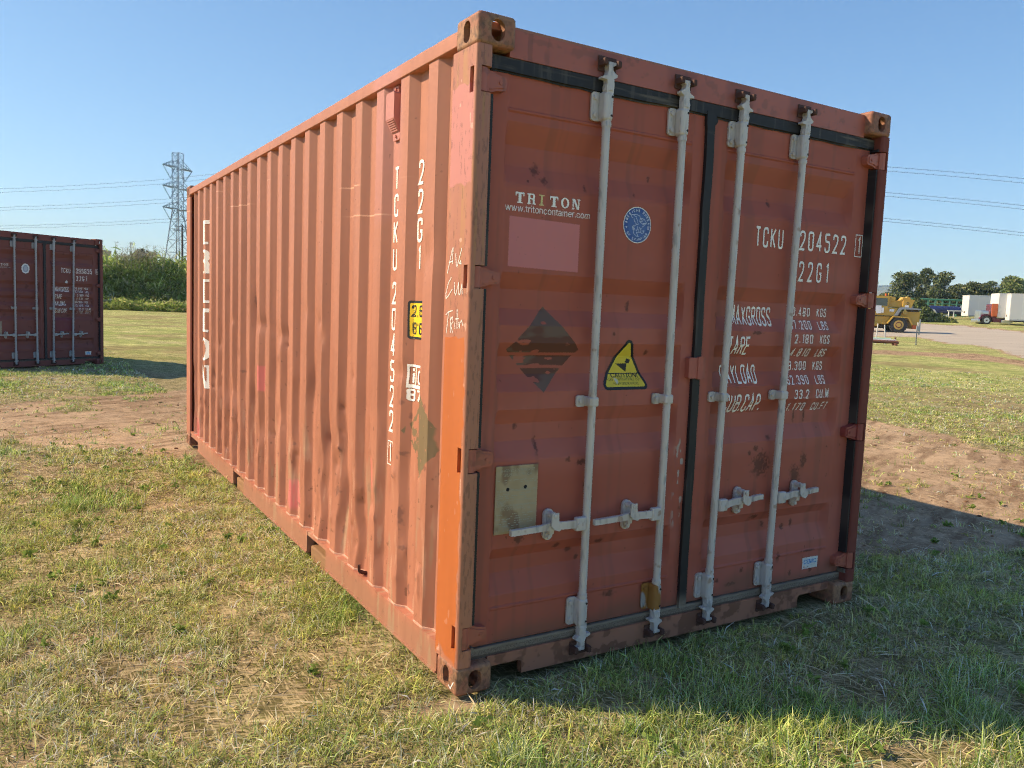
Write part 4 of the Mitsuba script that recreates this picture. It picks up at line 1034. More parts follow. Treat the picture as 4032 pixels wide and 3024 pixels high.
def palette(n, g, cols, p, jit=.18):
    c = np.array(cols)[g.choice(len(cols), n, p=p)]
    return np.clip(c * (1 + g.normal(0, jit, (n, 1))), .004, .9)
def crown(name, blobs, n, sz, cols, p, seed, trunk=None, label=None, cat_='tree', group=None):
    g = np.random.default_rng(seed)
    pts, cc = [], []
    wts = np.array([b[3] ** 2 * b[4] for b in blobs]); wts = wts / wts.sum()
    for b, w in zip(blobs, wts):
        k = int(n * w)
        u = g.normal(0, 1, (k, 3)); u /= np.linalg.norm(u, axis=1, keepdims=True)
        r = g.uniform(.25, 1, (k, 1)) ** .45
        pt = np.array(b[:3]) + u * r * np.array([b[3], b[3], b[4]])
        keep = meshkit.fbm(pt * 1.5 / max(b[3], .5) + seed, 3, seed) > .43
        pt = pt[keep]
        tone = .55 + .9 * meshkit.noise(pt * 1.6, seed + 3)[:, None]
        pts.append(pt); cc.append(palette(len(pt), g, cols, p) * tone)
    m, c = leaves(np.vstack(pts), sz, sz * .62, .1, .7, seed, .3, np.vstack(cc))
    key = numbered(name)
    add(f'{key}__crown', m, 'foliage_material', color=c, exact=True)
    if trunk:
        add(f'{key}__trunk', [cyl(a, b, r, 7, r * .6) for a, b, r in trunk], 'trunk_bark', exact=True)
    tag(key, label, cat_, group)
DG = [(.100, .135, .062), (.150, .180, .085), (.215, .225, .120), (.065, .092, .045)]
# (x, y, base z, crown centre z, radius, height radius) of the trees behind the trailers
TREES = [(115.9, 73.6, 2.6, [(115.5, 73.8, 7.9, 1.75, 1.5), (116.6, 73.1, 8.0, 1.6, 1.35), (115.2, 74, 6.2, 1.6, 1.3), (116.4, 73.2, 5.4, 2.0, 1.4)], 'broad dark green tree behind the yellow crane, first of the tall trees'),
         (121.9, 73.6, 3.0, [(121.8, 73.7, 8.9, 1.15, 1.35), (121.3, 73.9, 7.0, 1.0, 1.5), (122.1, 73.3, 5.6, 1.4, 1.6)], 'slim tall tree, middle one of the three tall trees at the right'),
         (118.0, 69.0, 2.8, [(118.0, 69.0, 8.3, 1.35, 1.2), (118.9, 68.4, 8.6, .8, .8), (117.6, 69.2, 6.4, 1.5, 1.6), (118.2, 68.7, 4.9, 1.7, 1.4)], 'tall tree with a leaning top, last of the three tall trees at the right'),
         (128.4, 71.9, 3.2, [(128.4, 71.9, 6.6, 2.2, 1.4), (127.2, 72.6, 5.4, 1.8, 1.4)], 'low dark tree between the tall trees and the left white trailer'),
         (123.4, 67.9, 3.0, [(123.9, 67.5, 7.0, 1.5, 1.2), (122.6, 68.3, 5.9, 1.6, 1.3), (124.6, 67.0, 5.4, 1.6, 1.3)], 'rounded grey green tree above the left white trailer'),
         (131.4, 69.8, 3.3, [(131.2, 70.0, 7.2, 1.6, 1.1), (132.6, 69.3, 7.5, 1.3, 1.2), (131.8, 69.6, 5.9, 2.2, 1.3)], 'wide tree above the middle of the left white trailer'),
         (122.8, 61.2, 2.8, [(122.9, 61.1, 7.5, 1.5, 1.5), (123.9, 60.5, 6.9, 1.6, 1.5), (122.4, 61.4, 5.9, 1.3, 1.2)], 'bright green tree at the right edge above the trailers'),
         (126.4, 60.4, 3.0, [(126.4, 60.4, 6.8, 2.0, 1.6), (127, 60, 5.2, 2.0, 1.4)], 'dense tree at the far right edge behind the trailers'),
         (109.2, 71.8, 2.3, [(109.2, 71.8, 5.0, 1.2, .8), (108.2, 72.4, 4.5, 1.2, .8), (110.8, 71.0, 4.6, 1.4, 1.0)], 'low bushy tree above the cab of the yellow crane')]
for i, (x_, y_, z_, bl, lab) in enumerate(TREES):
    g = np.random.default_rng(40 + i)
    tk = [((x_, y_, z_ - .3), (x_, y_, bl[0][2] - .3), .16)] + [((x_, y_, z_ + 1.2), (b[0], b[1], b[2]), .08) for b in bl[1:]]
    cols = DG if i != 6 else [(.155, .215, .080), (.21, .25, .095), (.10, .145, .055), (.26, .28, .14)]
    crown('tree', bl, 5200, .34, cols, [.35, .3, .2, .15], 60 + i, tk, lab)
for i, (x_, y_, z_, r, h, lab) in enumerate(((113.9, 72.2, 3.4, 1.5, 1.1, 'yellow green bush at the foot of the broad dark tree'), (117.5, 67.9, 3.6, 1.6, 1.0, 'yellow green bush at the foot of the leaning tree'), (124.2, 66.3, 3.5, 1.2, 1.0, 'small round bush left of the left white trailer'))):
    crown('bush', [(x_, y_, z_, r, h), (x_ + r * .7, y_ - r * .5, z_ - .3, r * .8, h * .8)], 2200, .3, [(.23, .26, .085), (.17, .205, .07), (.10, .13, .05)], [.4, .35, .25], 80 + i, None, lab, 'bush')
crown('mound_bush', [(89.0, 54.2, 2.7, 1.4, 1.4), (89.7, 53.7, 2.4, 1.3, 1.0), (90.7, 53.0, 2.1, 1.3, .7), (88.8, 54.3, 3.7, .8, .8), (91.8, 52.2, 1.85, 1.1, .42)], 8000, .24, [(.13, .17, .062), (.19, .225, .085), (.08, .11, .042), (.27, .28, .13)], [.35, .3, .25, .1], 91, None, 'sprawling green bush on the grass right of the yellow crane', 'bush')

# tall cane behind the second container
g = np.random.default_rng(17)
n = 20000
t = g.uniform(0, 1, n); px_ = -9 + 34 * t; dep = g.uniform(0, 1, n) ** 1.6 * 4.5
py_ = 75.6 - .42 * px_ * .85 + dep
top = 4.0 + .75 * (N2(px_, py_, .45, 61) - .5) * 2 + .45 * np.abs(g.normal(0, 1, n)) * (g.random(n) < .3)
hz = top * g.uniform(.10, 1, n) ** .75
c = np.c_[px_, py_, hz]
tone = .45 + 1.1 * meshkit.noise(c * [.7, .7, .9], 4)[:, None] ** 1.2
cols = palette(n, g, [(.36, .47, .14), (.50, .58, .22), (.22, .32, .10), (.64, .65, .42)], [.36, .32, .22, .10]) * tone
m, cc = leaves(c, 1.05, .11, .75, .45, 5, .65, cols)
scene['tall_cane'] = mikit.ply(m, 'cane_material', color=cc)
tag('tall_cane', 'dense stand of tall green cane along the far side of the field', 'cane', kind='stuff')
n = 15000
px_ = g.uniform(-9, 25, n); py_ = 72.6 - .36 * px_ + g.uniform(-1.4, 2.4, n)
hh = 1.5 * np.clip(N2(px_, py_, .55, 66) * 2.2 - .55, .15, 1.1)
c = np.c_[px_, py_, hh * g.uniform(0, 1, n) ** .7]
cols = palette(n, g, [(.26, .35, .09), (.36, .43, .14), (.16, .225, .07), (.54, .50, .27)], [.38, .32, .18, .12]) * (.6 + .8 * meshkit.noise(c * .9, 8)[:, None])
m, cc = leaves(c, .40, .10, .55, .5, 6, .4, cols)
scene['undergrowth'] = mikit.ply(m, 'cane_material', color=cc)
tag('undergrowth', 'low weedy undergrowth in front of the tall cane', 'undergrowth', kind='stuff')
# pale seed heads above the cane
n = 60
sx = np.r_[g.normal(6.2, .8, 34), g.normal(8.1, .5, 18), g.uniform(4, 10.4, 8)]; sy = 74.2 - .36 * sx + g.uniform(0, 2, n); sh = 4.5 + np.abs(g.normal(0, .55, n)) * np.where(sx < 8, 1, .8)
seeds, sc_ = [], []
for a, b, h in zip(sx, sy, sh):
    seeds.append(cyl((a, b, 3.4), (a + g.normal(0, .15), b, h), .012, 4)); sc_.append(np.tile((.36, .34, .24), (len(seeds[-1].vertices), 1)))
    k = 26
    q_ = np.c_[a + g.normal(0, .13, k), b + g.normal(0, .13, k), h - np.abs(g.normal(0, .28, k))]
    m, cc = leaves(q_, .16, .035, .6, .5, int(h * 1000), .3, palette(k, g, [(.42, .40, .31), (.34, .31, .22)], [.6, .4]))
    seeds.append(m); sc_.append(cc)
scene['seed_heads'] = mikit.ply(cat(seeds), 'leaf_material', color=np.vstack(sc_))
tag('seed_heads', 'pale feathery seed heads standing above the tall cane', 'seed heads', kind='stuff')
crown('dry_bush', [(7.6, 75.4, 4.75, .75, .55), (8.3, 75.0, 4.6, .5, .45)], 1100, .16, [(.20, .16, .10), (.15, .12, .08), (.12, .13, .07)], [.4, .3, .3], 99, None, 'brown dry bush showing over the top of the cane', 'bush')

# ---- things in the yard at the right; local x runs to the right in the picture, local y away
AZ = math.radians(132)
def frame(x, y, z, turn=0.0, sc=1.0):
    a = math.degrees(math.atan2(math.cos(AZ + turn), math.sin(AZ + turn)))
    return T().translate([x, y, z]).rotate([0, 0, 1], a).scale(sc)
def wheel(cx_, cy_, cz_, r, w):
    return cyl((cx_, cy_ - w / 2, cz_), (cx_, cy_ + w / 2, cz_), r, 24)
# yellow rough-terrain crane
CR = 'yellow_crane'
F = frame(69.25, 43.55, .50)
def cr(k, m, b, sm=False): return add(f'{CR}__{k}', m, b, sm, to_world=F)
for wx, wy in ((0, .2), (-4.1, .2), (0, 2.3), (-4.1, 2.3)):
    k = cr('wheel', [wheel(wx, wy, .75, .77, .55), wheel(wx, wy - .02, .75, .70, .62)], 'tyre', 40)
    lug = [box(wx + .74 * math.cos(a) - .05, wx + .74 * math.cos(a) + .05, wy - .30, wy + .30, .75 + .74 * math.sin(a) - .05, .75 + .74 * math.sin(a) + .05) for a in np.arange(0, 2 * np.pi, 2 * np.pi / 22)]
    add(f'{k}__tread', lug, 'tyre', to_world=F)
    add(f'{k}__rim', [cyl((wx, wy - .34, .75), (wx, wy - .26, .75), .44, 20), cyl((wx, wy - .42, .75), (wx, wy - .3, .75), .20, 14)], 'wheel_yellow', 40, to_world=F)
    add(f'{k}__rim', cyl((wx, wy - .36, .75), (wx, wy - .335, .75), .30, 20), 'pipe_rust', 40, to_world=F)
cr('chassis', xz_extrude(Polygon([(-5.2, .75), (-5.2, 1.45), (.15, 1.5), (.15, 2.02), (1.95, 2.02), (1.88, 1.0), (1.55, .42), (1.3, .42), (1.15, .95), (.80, 1.52), (-.45, 1.52), (-.85, .85)]), .35, 2.2), 'crane_yellow')
cr('fender', xz_extrude(LineString([(-1.0, .85), (-.52, 1.52), (.82, 1.46), (1.22, .80)]).buffer(.05, cap_style='flat', join_style='mitre'), -.15, .5), 'crane_yellow')
cr('engine_frame', [box(-5, -.95, .5, 2, 1.22, 1.42), tm(rbox(-3.3, -1.6, .15, .75, .55, 1.02, .2)), tm(rbox(-1.5, -.95, .3, .8, .75, 1.1, .1))], 'crane_yellow')
cr('undercarriage', box(-5, -.9, .9, 1.9, .38, .85), 'crane_dark')
cr('slewing_ring', box(-3.2, -.4, .4, 2.0, 1.44, 1.60), 'crane_dark')
cr('lower_body', xz_extrude(Polygon([(-3.4, 1.62), (-.45, 1.62), (-.10, 2.32), (-3.4, 2.32)]), .1, 2.1), 'crane_yellow')
cr('cab', xz_extrude(Polygon([(-3.4, 1.7), (-1.45, 1.7), (-1.02, 2.4), (-.92, 3.42), (-3.4, 3.48)]), -.02, 1.0), 'crane_yellow')
cr('window', box(-3.2, -1.12, -.045, -.025, 2.5, 3.22), 'cab_glass')
cr('notice_sheet', [xz_extrude(Polygon([(-2.35, 1.95), (-2.35, 2.5), (-1.62, 2.52), (-1.62, 1.80), (-2.05, 1.78), (-2.1, 2.0)]), -.06, -.045), box(-1.60, -1.40, -.06, -.045, 1.85, 2.32)], 'white_sheet')
cr('beacon', cyl((-1.2, .4, 3.46), (-1.2, .4, 3.66), .1, 10), 'beacon_orange', 40)
cr('roof_post', bar((-.98, .4, 3.4), (-.98, .4, 3.7), .08), 'crane_yellow')
cr('winch_housing', xz_extrude(Polygon([(-.9, 2.95), (-.80, 3.42), (-.38, 3.34), (-.38, 3.0)]), .2, 1.6), 'crane_yellow')
cr('boom', [xz_extrude(Polygon([(-.90, 2.36), (-.90, 2.95), (.35, 3.05), (.35, 2.40)]), .35, 1.7), xz_extrude(Polygon([(-.35, 3.06), (.0, 3.06), (.25, 3.16), (.25, 3.0)]), .3, 1.6)], 'crane_yellow')
cr('counterweight', xz_extrude(Polygon([(.28, 2.42), (.30, 3.06), (1.30, 3.14), (1.02, 2.38)]), .05, 1.9), 'crane_yellow')
cr('winch', [cyl((.45, .4, 3.22), (.45, 1.5, 3.22), .17, 12), cyl((.80, .4, 3.24), (.80, 1.5, 3.24), .2, 12), box(.2, 1.1, .5, 1.4, 3.05, 3.2)], 'crane_yellow', 40)
cr('emblem', [xz_extrude(Point(.70, 2.80).buffer(.12), .035, .048)], 'crane_dark')
cr('emblem_letter', [xz_extrude(affinity.translate(affinity.scale(glyph('G', .2)[0], .2, .16, origin=(0, 0)), .66, 2.72), .022, .034)], 'wheel_yellow')
cr('data_label', [box(.46, .80, .035, .048, 2.43, 2.62)], 'white_sheet')
cr('data_label', box(-.85, -.45, .085, .098, 1.98, 2.22), 'white_sheet')
cr('deck', [xz_extrude(Polygon([(-.42, 1.62), (-.15, 1.62), (.12, 2.14), (.30, 2.24), (1.9, 2.22), (1.9, 2.32), (.30, 2.44), (-.02, 2.34)]), -.05, .5), box(1.05, 1.20, .1, .25, 2.32, 2.52)], 'steel_grey')
cr('recess', [box(.65, 1.85, .30, .36, 2.03, 2.21), xz_extrude(Polygon([(0, 1.6), (.18, 1.6), (.3, 1.98), (.17, 2.0)]), .28, .34)], 'crane_dark')
cr('filter_housing', cyl((.55, .15, 1.95), (.55, .38, 1.95), .2, 16), 'wheel_yellow', 40)
cr('tail_lamp', box(1.28, 1.62, .1, .33, .42, .78), 'orange_paint')
tag(CR, 'yellow mobile crane with a large rear wheel, half hidden behind the foreground container', 'crane')
# post with a dark box and white tops, in front of the crane
MP = 'marker_post'
pz = float(terrain(50.8, 30.05))
F = frame(50.77, 30.05, 0.0)
add(f'{MP}__post', cyl((0, 0, -.1), (-.02, 0, 1.35), .035, 8), 'cable_grey', to_world=F)
add(f'{MP}__box', box(-.05, .18, -.05, .10, .98, 1.28), 'steel_grey', to_world=F)
add(f'{MP}__rod', [cyl((.02, .0, 1.25), (.02, .0, 1.56), .032, 8)], 'white_paint', to_world=F)
add(f'{MP}__rod', [cyl((.15, .05, .7), (.17, .05, 1.78), .045, 8)], 'steel_grey', to_world=F)
tag(MP, 'slim dark post with a small box and white rods, before the crane', 'post')
# two white posts and the pipe stack
for i, (x_, y_, lean, h, lab) in enumerate(((46.65, 30.29, .06, 1.12, 'left of two white posts behind the pipe stack'), (47.21, 29.95, -.13, 1.05, 'right leaning one of two white posts behind the pipe stack'))):
    F = frame(x_, y_, .25)
    k = add('white_post', cyl((0, 0, -.3), (lean, 0, h), .035, 8), 'white_paint', to_world=F); tag(k, lab, 'post', 'white posts by the pipes')
F = frame(47.05, 28.85, 0.10)
for z_, y_, r, b, x1, lab in ((.30, .16, .075, 'pipe_mint', -.50, 'pale mint green pipe on top of the pipe stack'), (.235, .0, .055, 'white_paint', -.22, 'pale thin pipe in the middle of the pipe stack'), (.14, -.12, .085, 'pipe_rust', -.12, 'rusty brown pipe at the front of the pipe stack'), (.09, .2, .09, 'pipe_rust', .0, 'rusty pipe at the back of the pipe stack')):
    k = add('pipe', [cyl((-4.5, y_, z_), (x1, y_, z_), r, 10)], b, 40, to_world=F); tag(k, lab, 'pipe')
k = add('pipe_rest', [box(-.35, -.2, -.4, .45, -.12, .05), box(-.20, -.12, .34, .45, -.12, .42)], 'pipe_rust', to_world=F); tag(k, 'rusty rest under the pipe stack', 'pipe rest')

def trailer(x, y, z, turn, length, width, h, label, lift=1.05, wheels=True):
    F = frame(x, y, z, turn)
    key = numbered('box_trailer')
    def p(k, m, b): add(f'{key}__{k}', m, b, to_world=F)
    p('box', box(0.05, length, .0, width, lift, lift + h), 'trailer_grey')
    p('front', box(0.0, .048, .03, width - .03, lift + .02, lift + h - .04), 'trailer_white')
    p('top_rim', box(-.03, length, -.02, width + .02, lift + h, lift + h + .07), 'white_paint')
    p('skirt', box(.1, length, -.015, -.002, lift - .02, lift + .14), 'steel_grey')
    p('front_marking', [box(-.014, -.002, width * .45, width * .62, lift + .42, lift + .64)], 'crane_dark')
    p('seams', [box(a, a + .03, -.008, -.001, lift + .15, lift + h - .05) for a in np.arange(1.2, length, 1.2)], 'trailer_white')
    if wheels:
        p('landing_gear', [bar((2.2, .4, lift), (2.2, .4, .05), .12), bar((2.2, width - .4, lift), (2.2, width - .4, .05), .12)], 'crane_dark')
        for a in (length - 1.4, length - 2.7):
            for yy in (.2, width - .2): p('wheel', wheel(a, yy, .5, .5, .4), 'tyre')
    tag(key, label, 'trailer')
trailer(105.95, 57.72, 1.63, 0.0, 11.0, 2.5, 2.72, 'long white box trailer standing alone behind the truck')
trailer(92.84, 45.69, 1.13, .14, 9.0, 2.5, 2.95, 'white box trailer at the right edge of the picture')
# maroon truck with a white box body
TK = 'box_truck'
F = frame(92.75, 48.10, 1.62, .0)
def tk(k, m, b, sm=False): return add(f'{TK}__{k}', m, b, sm, to_world=F)
for wx, wy in ((0, .15), (0, 2.0), (5.2, .15), (5.2, 2.0)):
    k = tk('wheel', wheel(wx, wy, .50, .50, .32), 'tyre', 40)
    add(f'{k}__rim', cyl((wx, wy - .20, .50), (wx, wy - .15, .50), .30, 16), 'chrome', 40, to_world=F)
    add(f'{k}__hub', cyl((wx, wy - .24, .50), (wx, wy - .19, .50), .09, 10), 'crane_dark', 40, to_world=F)
tk('hood', tm(rbox(-.45, .75, .35, 1.85, .95, 1.62, .12)), 'chrome', 30)
tk('grille', tm(rbox(-.66, -.43, .30, 1.9, .62, 1.60, .05)), 'chrome', 30)
tk('bumper', tm(rbox(-.92, -.62, .05, 2.15, .22, .62, .06)), 'chrome', 30)
tk('fender', xz_extrude(Polygon([(-.72, .55), (-.62, .95), (-.35, 1.18), (.05, 1.22), (.75, .95), (1.5, .60), (1.5, .30), (.70, .30), (.55, .75), (.3, .98), (0, 1.04), (-.35, .95), (-.55, .7)]), .0, .5), 'maroon')
tk('headlamp', tm(rbox(-.78, -.60, .02, .25, .80, .98, .05)), 'chrome', 30)
tk('cab_door', tm(rbox(.42, 1.07, -.05, .10, .95, 2.42, .06)), 'orange_paint', 30); labels[f'{TK}__cab_door'] = {'label': 'upright orange red cab door'}
tk('cab', tm(rbox(.55, 1.08, .11, 2.1, .9, 2.38, .1)), 'maroon', 30)
tk('chassis', box(-.6, 7.0, .6, 1.5, .45, .80), 'crane_dark')
tk('step_tank', tm(rbox(1.55, 2.55, .0, .5, .22, .62, .06)), 'chrome', 30)
tk('exhaust_pipe', [cyl((2.72, .05, .95), (2.72, .05, .42), .09, 10), cyl((2.72, .05, .45), (2.35, .05, .18), .085, 10)], 'white_paint', 40)
tk('box_body', box(1.16, 7.5, .0, 2.4, .86, 3.62), 'trailer_grey')
tk('body_front', box(1.10, 1.158, .0, 2.4, .88, 3.6), 'trailer_white')
tk('front_marking', box(1.08, 1.098, 1.1, 1.35, 1.3, 1.55), 'crane_dark')
tag(TK, 'maroon nosed truck with a chrome hood, orange door and white box body', 'truck')
# blue tank on a pale frame trailer, green racks
TR = 'tank_trailer'
F = frame(100.2, 59.9, 2.12)
add(f'{TR}__tank', tm(rbox(-.1, 4.4, .2, 1.9, .75, 1.72, .42, 12)), 'tank_blue', 40, to_world=F)
add(f'{TR}__lower_tank', tm(rbox(.4, 1.7, .25, 1.8, .25, .95, .2, 10)), 'tank_blue', 40, to_world=F)
add(f'{TR}__frame', [LineString([]) and None or box(-1.6, .9, .0, .25, 1.0, 1.22), bar((.9, .12, 1.15), (1.3, .12, .55), .18), box(1.2, 2.5, .0, .25, .42, .60), box(2.55, 4.4, .0, .25, 1.08, 1.22), bar((2.7, .1, .3), (2.7, .1, 1.2), .12), bar((3.3, .1, .3), (3.3, .1, 1.2), .12), bar((-1.2, .1, .2), (-1.2, .1, 1.1), .14), bar((-.9, .1, .2), (-.9, .1, 1.1), .14)], 'white_paint', to_world=F)
add(f'{TR}__white_cap', tm(rbox(-1.65, -1.25, .2, .7, 1.45, 1.75, .12)), 'white_paint', 40, to_world=F)
for a in (.9, 2.0): add(f'{TR}__wheel', wheel(a, .2, .28, .3, .25), 'tyre', to_world=F)
tag(TR, 'dark blue tank on a pale trailer frame left of the long white trailer', 'tank trailer')
GR = 'green_rack'
F = frame(105.97, 63.84, 2.55)
for i in range(11):
    for yy in (0, 2.6): add(f'{GR}__upright', bar((-2.4 + i * .92, yy, 0), (-2.4 + i * .92, yy, 2.35), .10), 'rack_green', to_world=F)
for zz in (2.3, 1.72, .9):
    for yy in (0, 2.6): add(f'{GR}__rail', bar((-2.5, yy, zz), (6.9, yy, zz - .0), .13 if zz > 2 else .08), 'rack_green', to_world=F)
tag(GR, 'long green steel rack with uprights in front of the trees at the right', 'rack')
# water tower on the far ridge
WT = 'water_tower'
add(f'{WT}__tank', trimesh.creation.icosphere(3, 2.8).apply_translation((815, 562, 44)), 'white_paint', True)
add(f'{WT}__stem', cyl((815, 562, 0), (815, 562, 42), .9, 10), 'white_paint', True)
tag(WT, 'tiny white water tower far away on the ridge beside the container edge', 'water tower')
# the air: one closed box round the whole scene
scene['haze_air'] = {'type': 'homogeneous', 'albedo': {'type': 'rgb', 'value': [.95, .95, .95]}, 'sigma_t': {'type': 'rgb', 'value': [1.1e-4, 1.6e-4, 2.4e-4]}}
scene['haze'] = {'type': 'cube', 'to_world': T().translate([0, 0, 102]).scale([6500, 6500, 104.0]), 'bsdf': {'type': 'null'}, 'interior': {'type': 'ref', 'id': 'haze_air'}}
tag('haze', 'thin blue haze in the air', 'haze', kind='stuff')
scene['camera']['medium'] = {'type': 'ref', 'id': 'haze_air'}
# ---------------------------------------------------------------- grass
def blades(x, y, L_, w, lean, g, cols, bend=.6):
    n = len(x)
    z = gz(x, y) - .004
    az = g.uniform(0, 2 * np.pi, n)
    h = np.c_[np.cos(az), np.sin(az)]
    s = np.c_[-h[:, 1], h[:, 0]] * (w / 2)[:, None]
    a0, a1 = lean, np.clip(lean + bend * g.uniform(.3, 1.3, n), 0, 1.9)
    r1, z1 = np.sin(a0) * L_ * .5, np.cos(a0) * L_ * .5
    r2, z2 = r1 + np.sin(a1) * L_ * .5, z1 + np.cos(a1) * L_ * .5
    z1 = np.maximum(z1, .006); z2 = np.maximum(z2, .007)
    tw = g.normal(0, .5, n)[:, None] * s
    b = np.c_[x, y, z]
    def at(r, zz, k, off=0): return np.c_[x[:, None] + 0 * r[:, None] + h[:, :1] * r[:, None] + s[:, :1] * k, y[:, None] + h[:, 1:] * r[:, None] + s[:, 1:] * k, (z + zz)[:, None] + off]
    o = (g.uniform(-.5, .5, n) * w)[:, None]
    v = np.stack([at(0 * r1, 0 * z1, -1), at(0 * r1, 0 * z1, 1), at(r1, z1, -.8, -o), at(r1, z1, .8, o), at(r2, z2, 0)], 1).reshape(-1, 3)
    k = np.arange(n)[:, None] * 5
    f = np.concatenate([k + [0, 1, 3], k + [0, 3, 2], k + [2, 3, 4]])
    return v, f, np.repeat(cols, 5, axis=0)
SUNC = np.array(FOOT1.buffer(-.05).exterior.coords)
PREP = [FOOT1.buffer(-.03), FOOT2.buffer(-.03), sbox(.03, 1.5, .42, 1.92), sbox(.03, 3.45, .5, 3.9)]
HAZ = math.radians(46.0)
def visible(x, y, pad=.03):
    a = np.arctan2(x - CAM[0], y - CAM[1])
    ok = (a > YAW - HAZ - pad) & (a < YAW + HAZ + pad)
    for pl in PREP: ok &= ~inside(pl, x, y)
    # what the container hides from every nearby standpoint is left bare
    ok &= ~((x > .5) & (x < 3.0) & (y > 1.2) & (y < 30)) & ~((x >= 3.0) & (y > 3.0 + (x - 3.0) * .72 + 2.0))
    return ok
GREEN = [(.41, .46, .14), (.55, .58, .21), (.24, .30, .085), (.66, .635, .28), (.66, .575, .37), (.74, .66, .46)]
def colour(n, g, dry, lush):
    pg = np.clip(.87 - .95 * (dry - .35), .2, .95)
    isg = g.random(n) < pg
    c = np.array(GREEN)
    gi = g.choice(4, n, p=[.34, .28, .24, .14]); di = g.choice([3, 4, 5], n, p=[.2, .45, .35])
    out = np.where(isg[:, None], c[gi], c[di])
    out = out * np.exp(g.normal(0, .30, (n, 1)))
    out = out * (1 - lush[:, None] * [.22, .04, .18])
    return np.clip(out, .01, .8)
V, Fc, Cc, at_ = [], [], [], 0
def grow(r0, r1, dens, Lm, wm, clump, seed, lean=(.75, .38), cap=None):
    """tufts between the distances r0 and r1 from the standpoint"""
    global at_
    g = np.random.default_rng(seed)
    area = HAZ * 1.08 * (r1 ** 2 - r0 ** 2)
    nt = int(area * dens / clump)
    r = np.sqrt(g.uniform(r0 ** 2, r1 ** 2, nt)); a = YAW + g.uniform(-HAZ * 1.06, HAZ * 1.06, nt)
    tx, ty = CAM[0] + r * np.sin(a), CAM[1] + r * np.cos(a)
    ok = visible(tx, ty)
    tx, ty = tx[ok], ty[ok]
    d, rd, dry = fields(tx, ty, False)
    keep = g.random(len(tx)) < np.clip(1 - d * .93, 0, 1) * (1 - rd) * (.14 + .86 * sstep(.36, .52, N2(tx, ty, 3.6, 71)))
    tx, ty, dry = tx[keep], ty[keep], dry[keep]
    lush = sstep(.50, .68, N2(tx, ty, 1.0, 81))
    shade = ((tx > .1) & (tx < 2.6) & (ty > -.75) & (ty < .1)).astype(float)
    k = np.maximum(1, g.poisson(clump, len(tx)))
    i = np.repeat(np.arange(len(tx)), k); n = len(i)
    sp = Lm * .42
    x, y = tx[i] + g.normal(0, sp, n), ty[i] + g.normal(0, sp, n)
    ok = visible(x, y, .06)
    i, x, y = i[ok], x[ok], y[ok]; n = len(i)
    big = (.68 + .40 * lush - .15 * shade)[i] * (1 + .35 * g.random(len(tx)))[i]
    L_ = np.minimum(Lm * big * np.exp(g.normal(0, .34, n)), Lm * 1.9)
    ln = np.clip(g.normal(lean[0], lean[1], n) - .25 * lush[i] , .03, 1.5)
    w = wm * np.exp(g.normal(0, .22, n))
    tc = np.random.default_rng(seed + 1).normal(0, .13, len(tx))[i]
    c = colour(n, g, np.clip(dry[i] + tc * 1.5, 0, 1), lush[i])
    h_ = np.random.default_rng(seed + 2)
    tone = np.exp(h_.normal(0, .28, (len(tx), 1))) * np.c_[1 + h_.normal(-.02, .09, len(tx)), np.ones(len(tx)), 1 + h_.normal(0, .18, len(tx))]
    c = np.clip(c * tone[i], .01, .85)
    v, f, cc = blades(x, y, L_, w, ln, g, c)
    V.append(v); Fc.append(f + at_); Cc.append(cc); at_ += len(v)
grow(1.5, 4.2, 11500, .062, .0034, 10, 101)
grow(4.2, 6.5, 7600, .062, .0042, 9, 106)
grow(6.5, 10.0, 4200, .058, .0062, 8, 102)
grow(10.0, 17.0, 1500, .050, .0090, 6, 103)
grow(17.0, 30.0, 330, .042, .0150, 5, 104)
# loose straw lying flat among the blades
g = np.random.default_rng(33)
n = 140000
r = np.sqrt(g.uniform(1.6 ** 2, 13 ** 2, n)); a = YAW + g.uniform(-HAZ * 1.05, HAZ * 1.05, n)
x, y = CAM[0] + r * np.sin(a), CAM[1] + r * np.cos(a)
ok = visible(x, y); x, y = x[ok], y[ok]
d, rd, dry = fields(x, y, False)
ok = g.random(len(x)) < .25 + .75 * dry - .45 * (d > .5); x, y = x[ok], y[ok]; n = len(x)
v, f, cc = blades(x, y, .09 * np.exp(g.normal(0, .4, n)), .0036 * np.exp(g.normal(0, .25, n)), np.clip(g.normal(1.42, .12, n), 1.0, 1.6), g, palette(n, g, [(.68, .58, .39), (.57, .47, .29), (.75, .68, .49), (.42, .33, .20)], [.35, .3, .2, .15]), .15)
V.append(v); Fc.append(f + at_); Cc.append(cc); at_ += len(v)
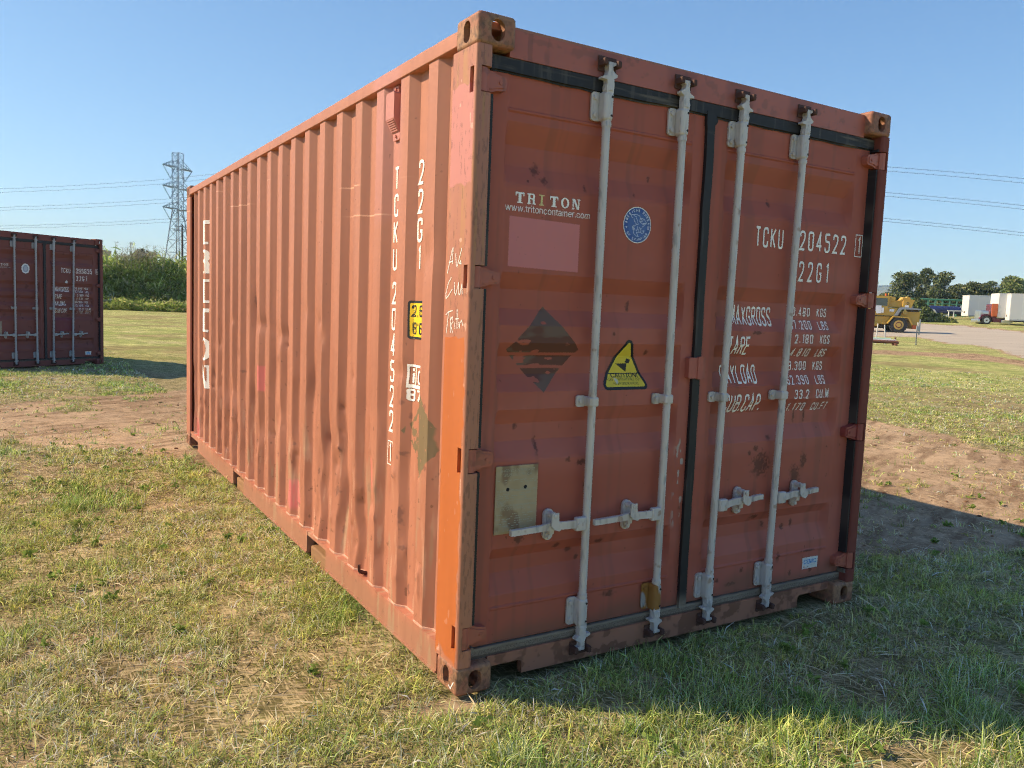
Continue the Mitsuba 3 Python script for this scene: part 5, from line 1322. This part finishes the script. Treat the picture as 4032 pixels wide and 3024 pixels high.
# a few broad-leaved weeds among the blades
g = np.random.default_rng(55)
n = 420
r = np.sqrt(g.uniform(2.4 ** 2, 9.5 ** 2, n)); a = YAW + g.uniform(-HAZ, HAZ, n)
x, y = CAM[0] + r * np.sin(a), CAM[1] + r * np.cos(a)
ok = visible(x, y) & (N2(x, y, .9, 91) > .5); x, y = x[ok], y[ok]
k = g.integers(7, 16, len(x)); i = np.repeat(np.arange(len(x)), k)
c = np.c_[x[i], y[i], gz(x, y)[i] + g.uniform(.004, .03, len(i))] + np.c_[g.normal(0, .012, (len(i), 2)), np.zeros(len(i))]
m, cc = leaves(c, .036, .019, .45, .35, 12, .35, palette(len(i), g, [(.20, .30, .07), (.28, .38, .10), (.14, .21, .06)], [.5, .3, .2]))
V.append(m.vertices); Fc.append(m.faces + at_); Cc.append(cc); at_ += len(m.vertices)
scene['grass'] = mikit.ply((np.vstack(V), np.vstack(Fc)), 'leaf_material', color=np.vstack(Cc))
tag('grass', 'short patchy grass, green and straw coloured, covering the field', 'grass', kind='stuff')
print('grass triangles', sum(len(f) for f in Fc))
# small stones and clods on the bare soil
g = np.random.default_rng(44)
n = 2600
r = np.sqrt(g.uniform(5 ** 2, 15 ** 2, n)); a = YAW + g.uniform(-HAZ * 1.05, HAZ * 1.05, n)
x, y = CAM[0] + r * np.sin(a), CAM[1] + r * np.cos(a)
ok = visible(x, y); x, y = x[ok], y[ok]
d, rd, dry = fields(x, y, False); ok = (d > .5) & (g.random(len(x)) < .7); x, y = x[ok], y[ok]
ico = trimesh.creation.icosphere(0, 1.0)
ms, cs = [], []
for a, b in zip(x, y):
    s_ = .005 + .014 * g.random() ** 3
    m = ico.copy(); m.vertices = m.vertices * g.uniform(.6, 1.4, (len(m.vertices), 1)) * [s_ * 1.3, s_, s_ * .6] + [a, b, float(gz(a, b)) + s_ * .2]
    ms.append(m); cs.append(np.tile(np.array([(.25, .15, .095), (.17, .095, .06), (.45, .38, .30), (.62, .58, .52)][g.choice(4, p=[.45, .35, .15, .05])]), (len(m.vertices), 1)))
scene['pebbles'] = mikit.ply(cat(ms), 'foliage_material', color=np.vstack(cs))
tag('pebbles', 'small clods and pebbles scattered over the bare soil', 'pebbles', kind='stuff')
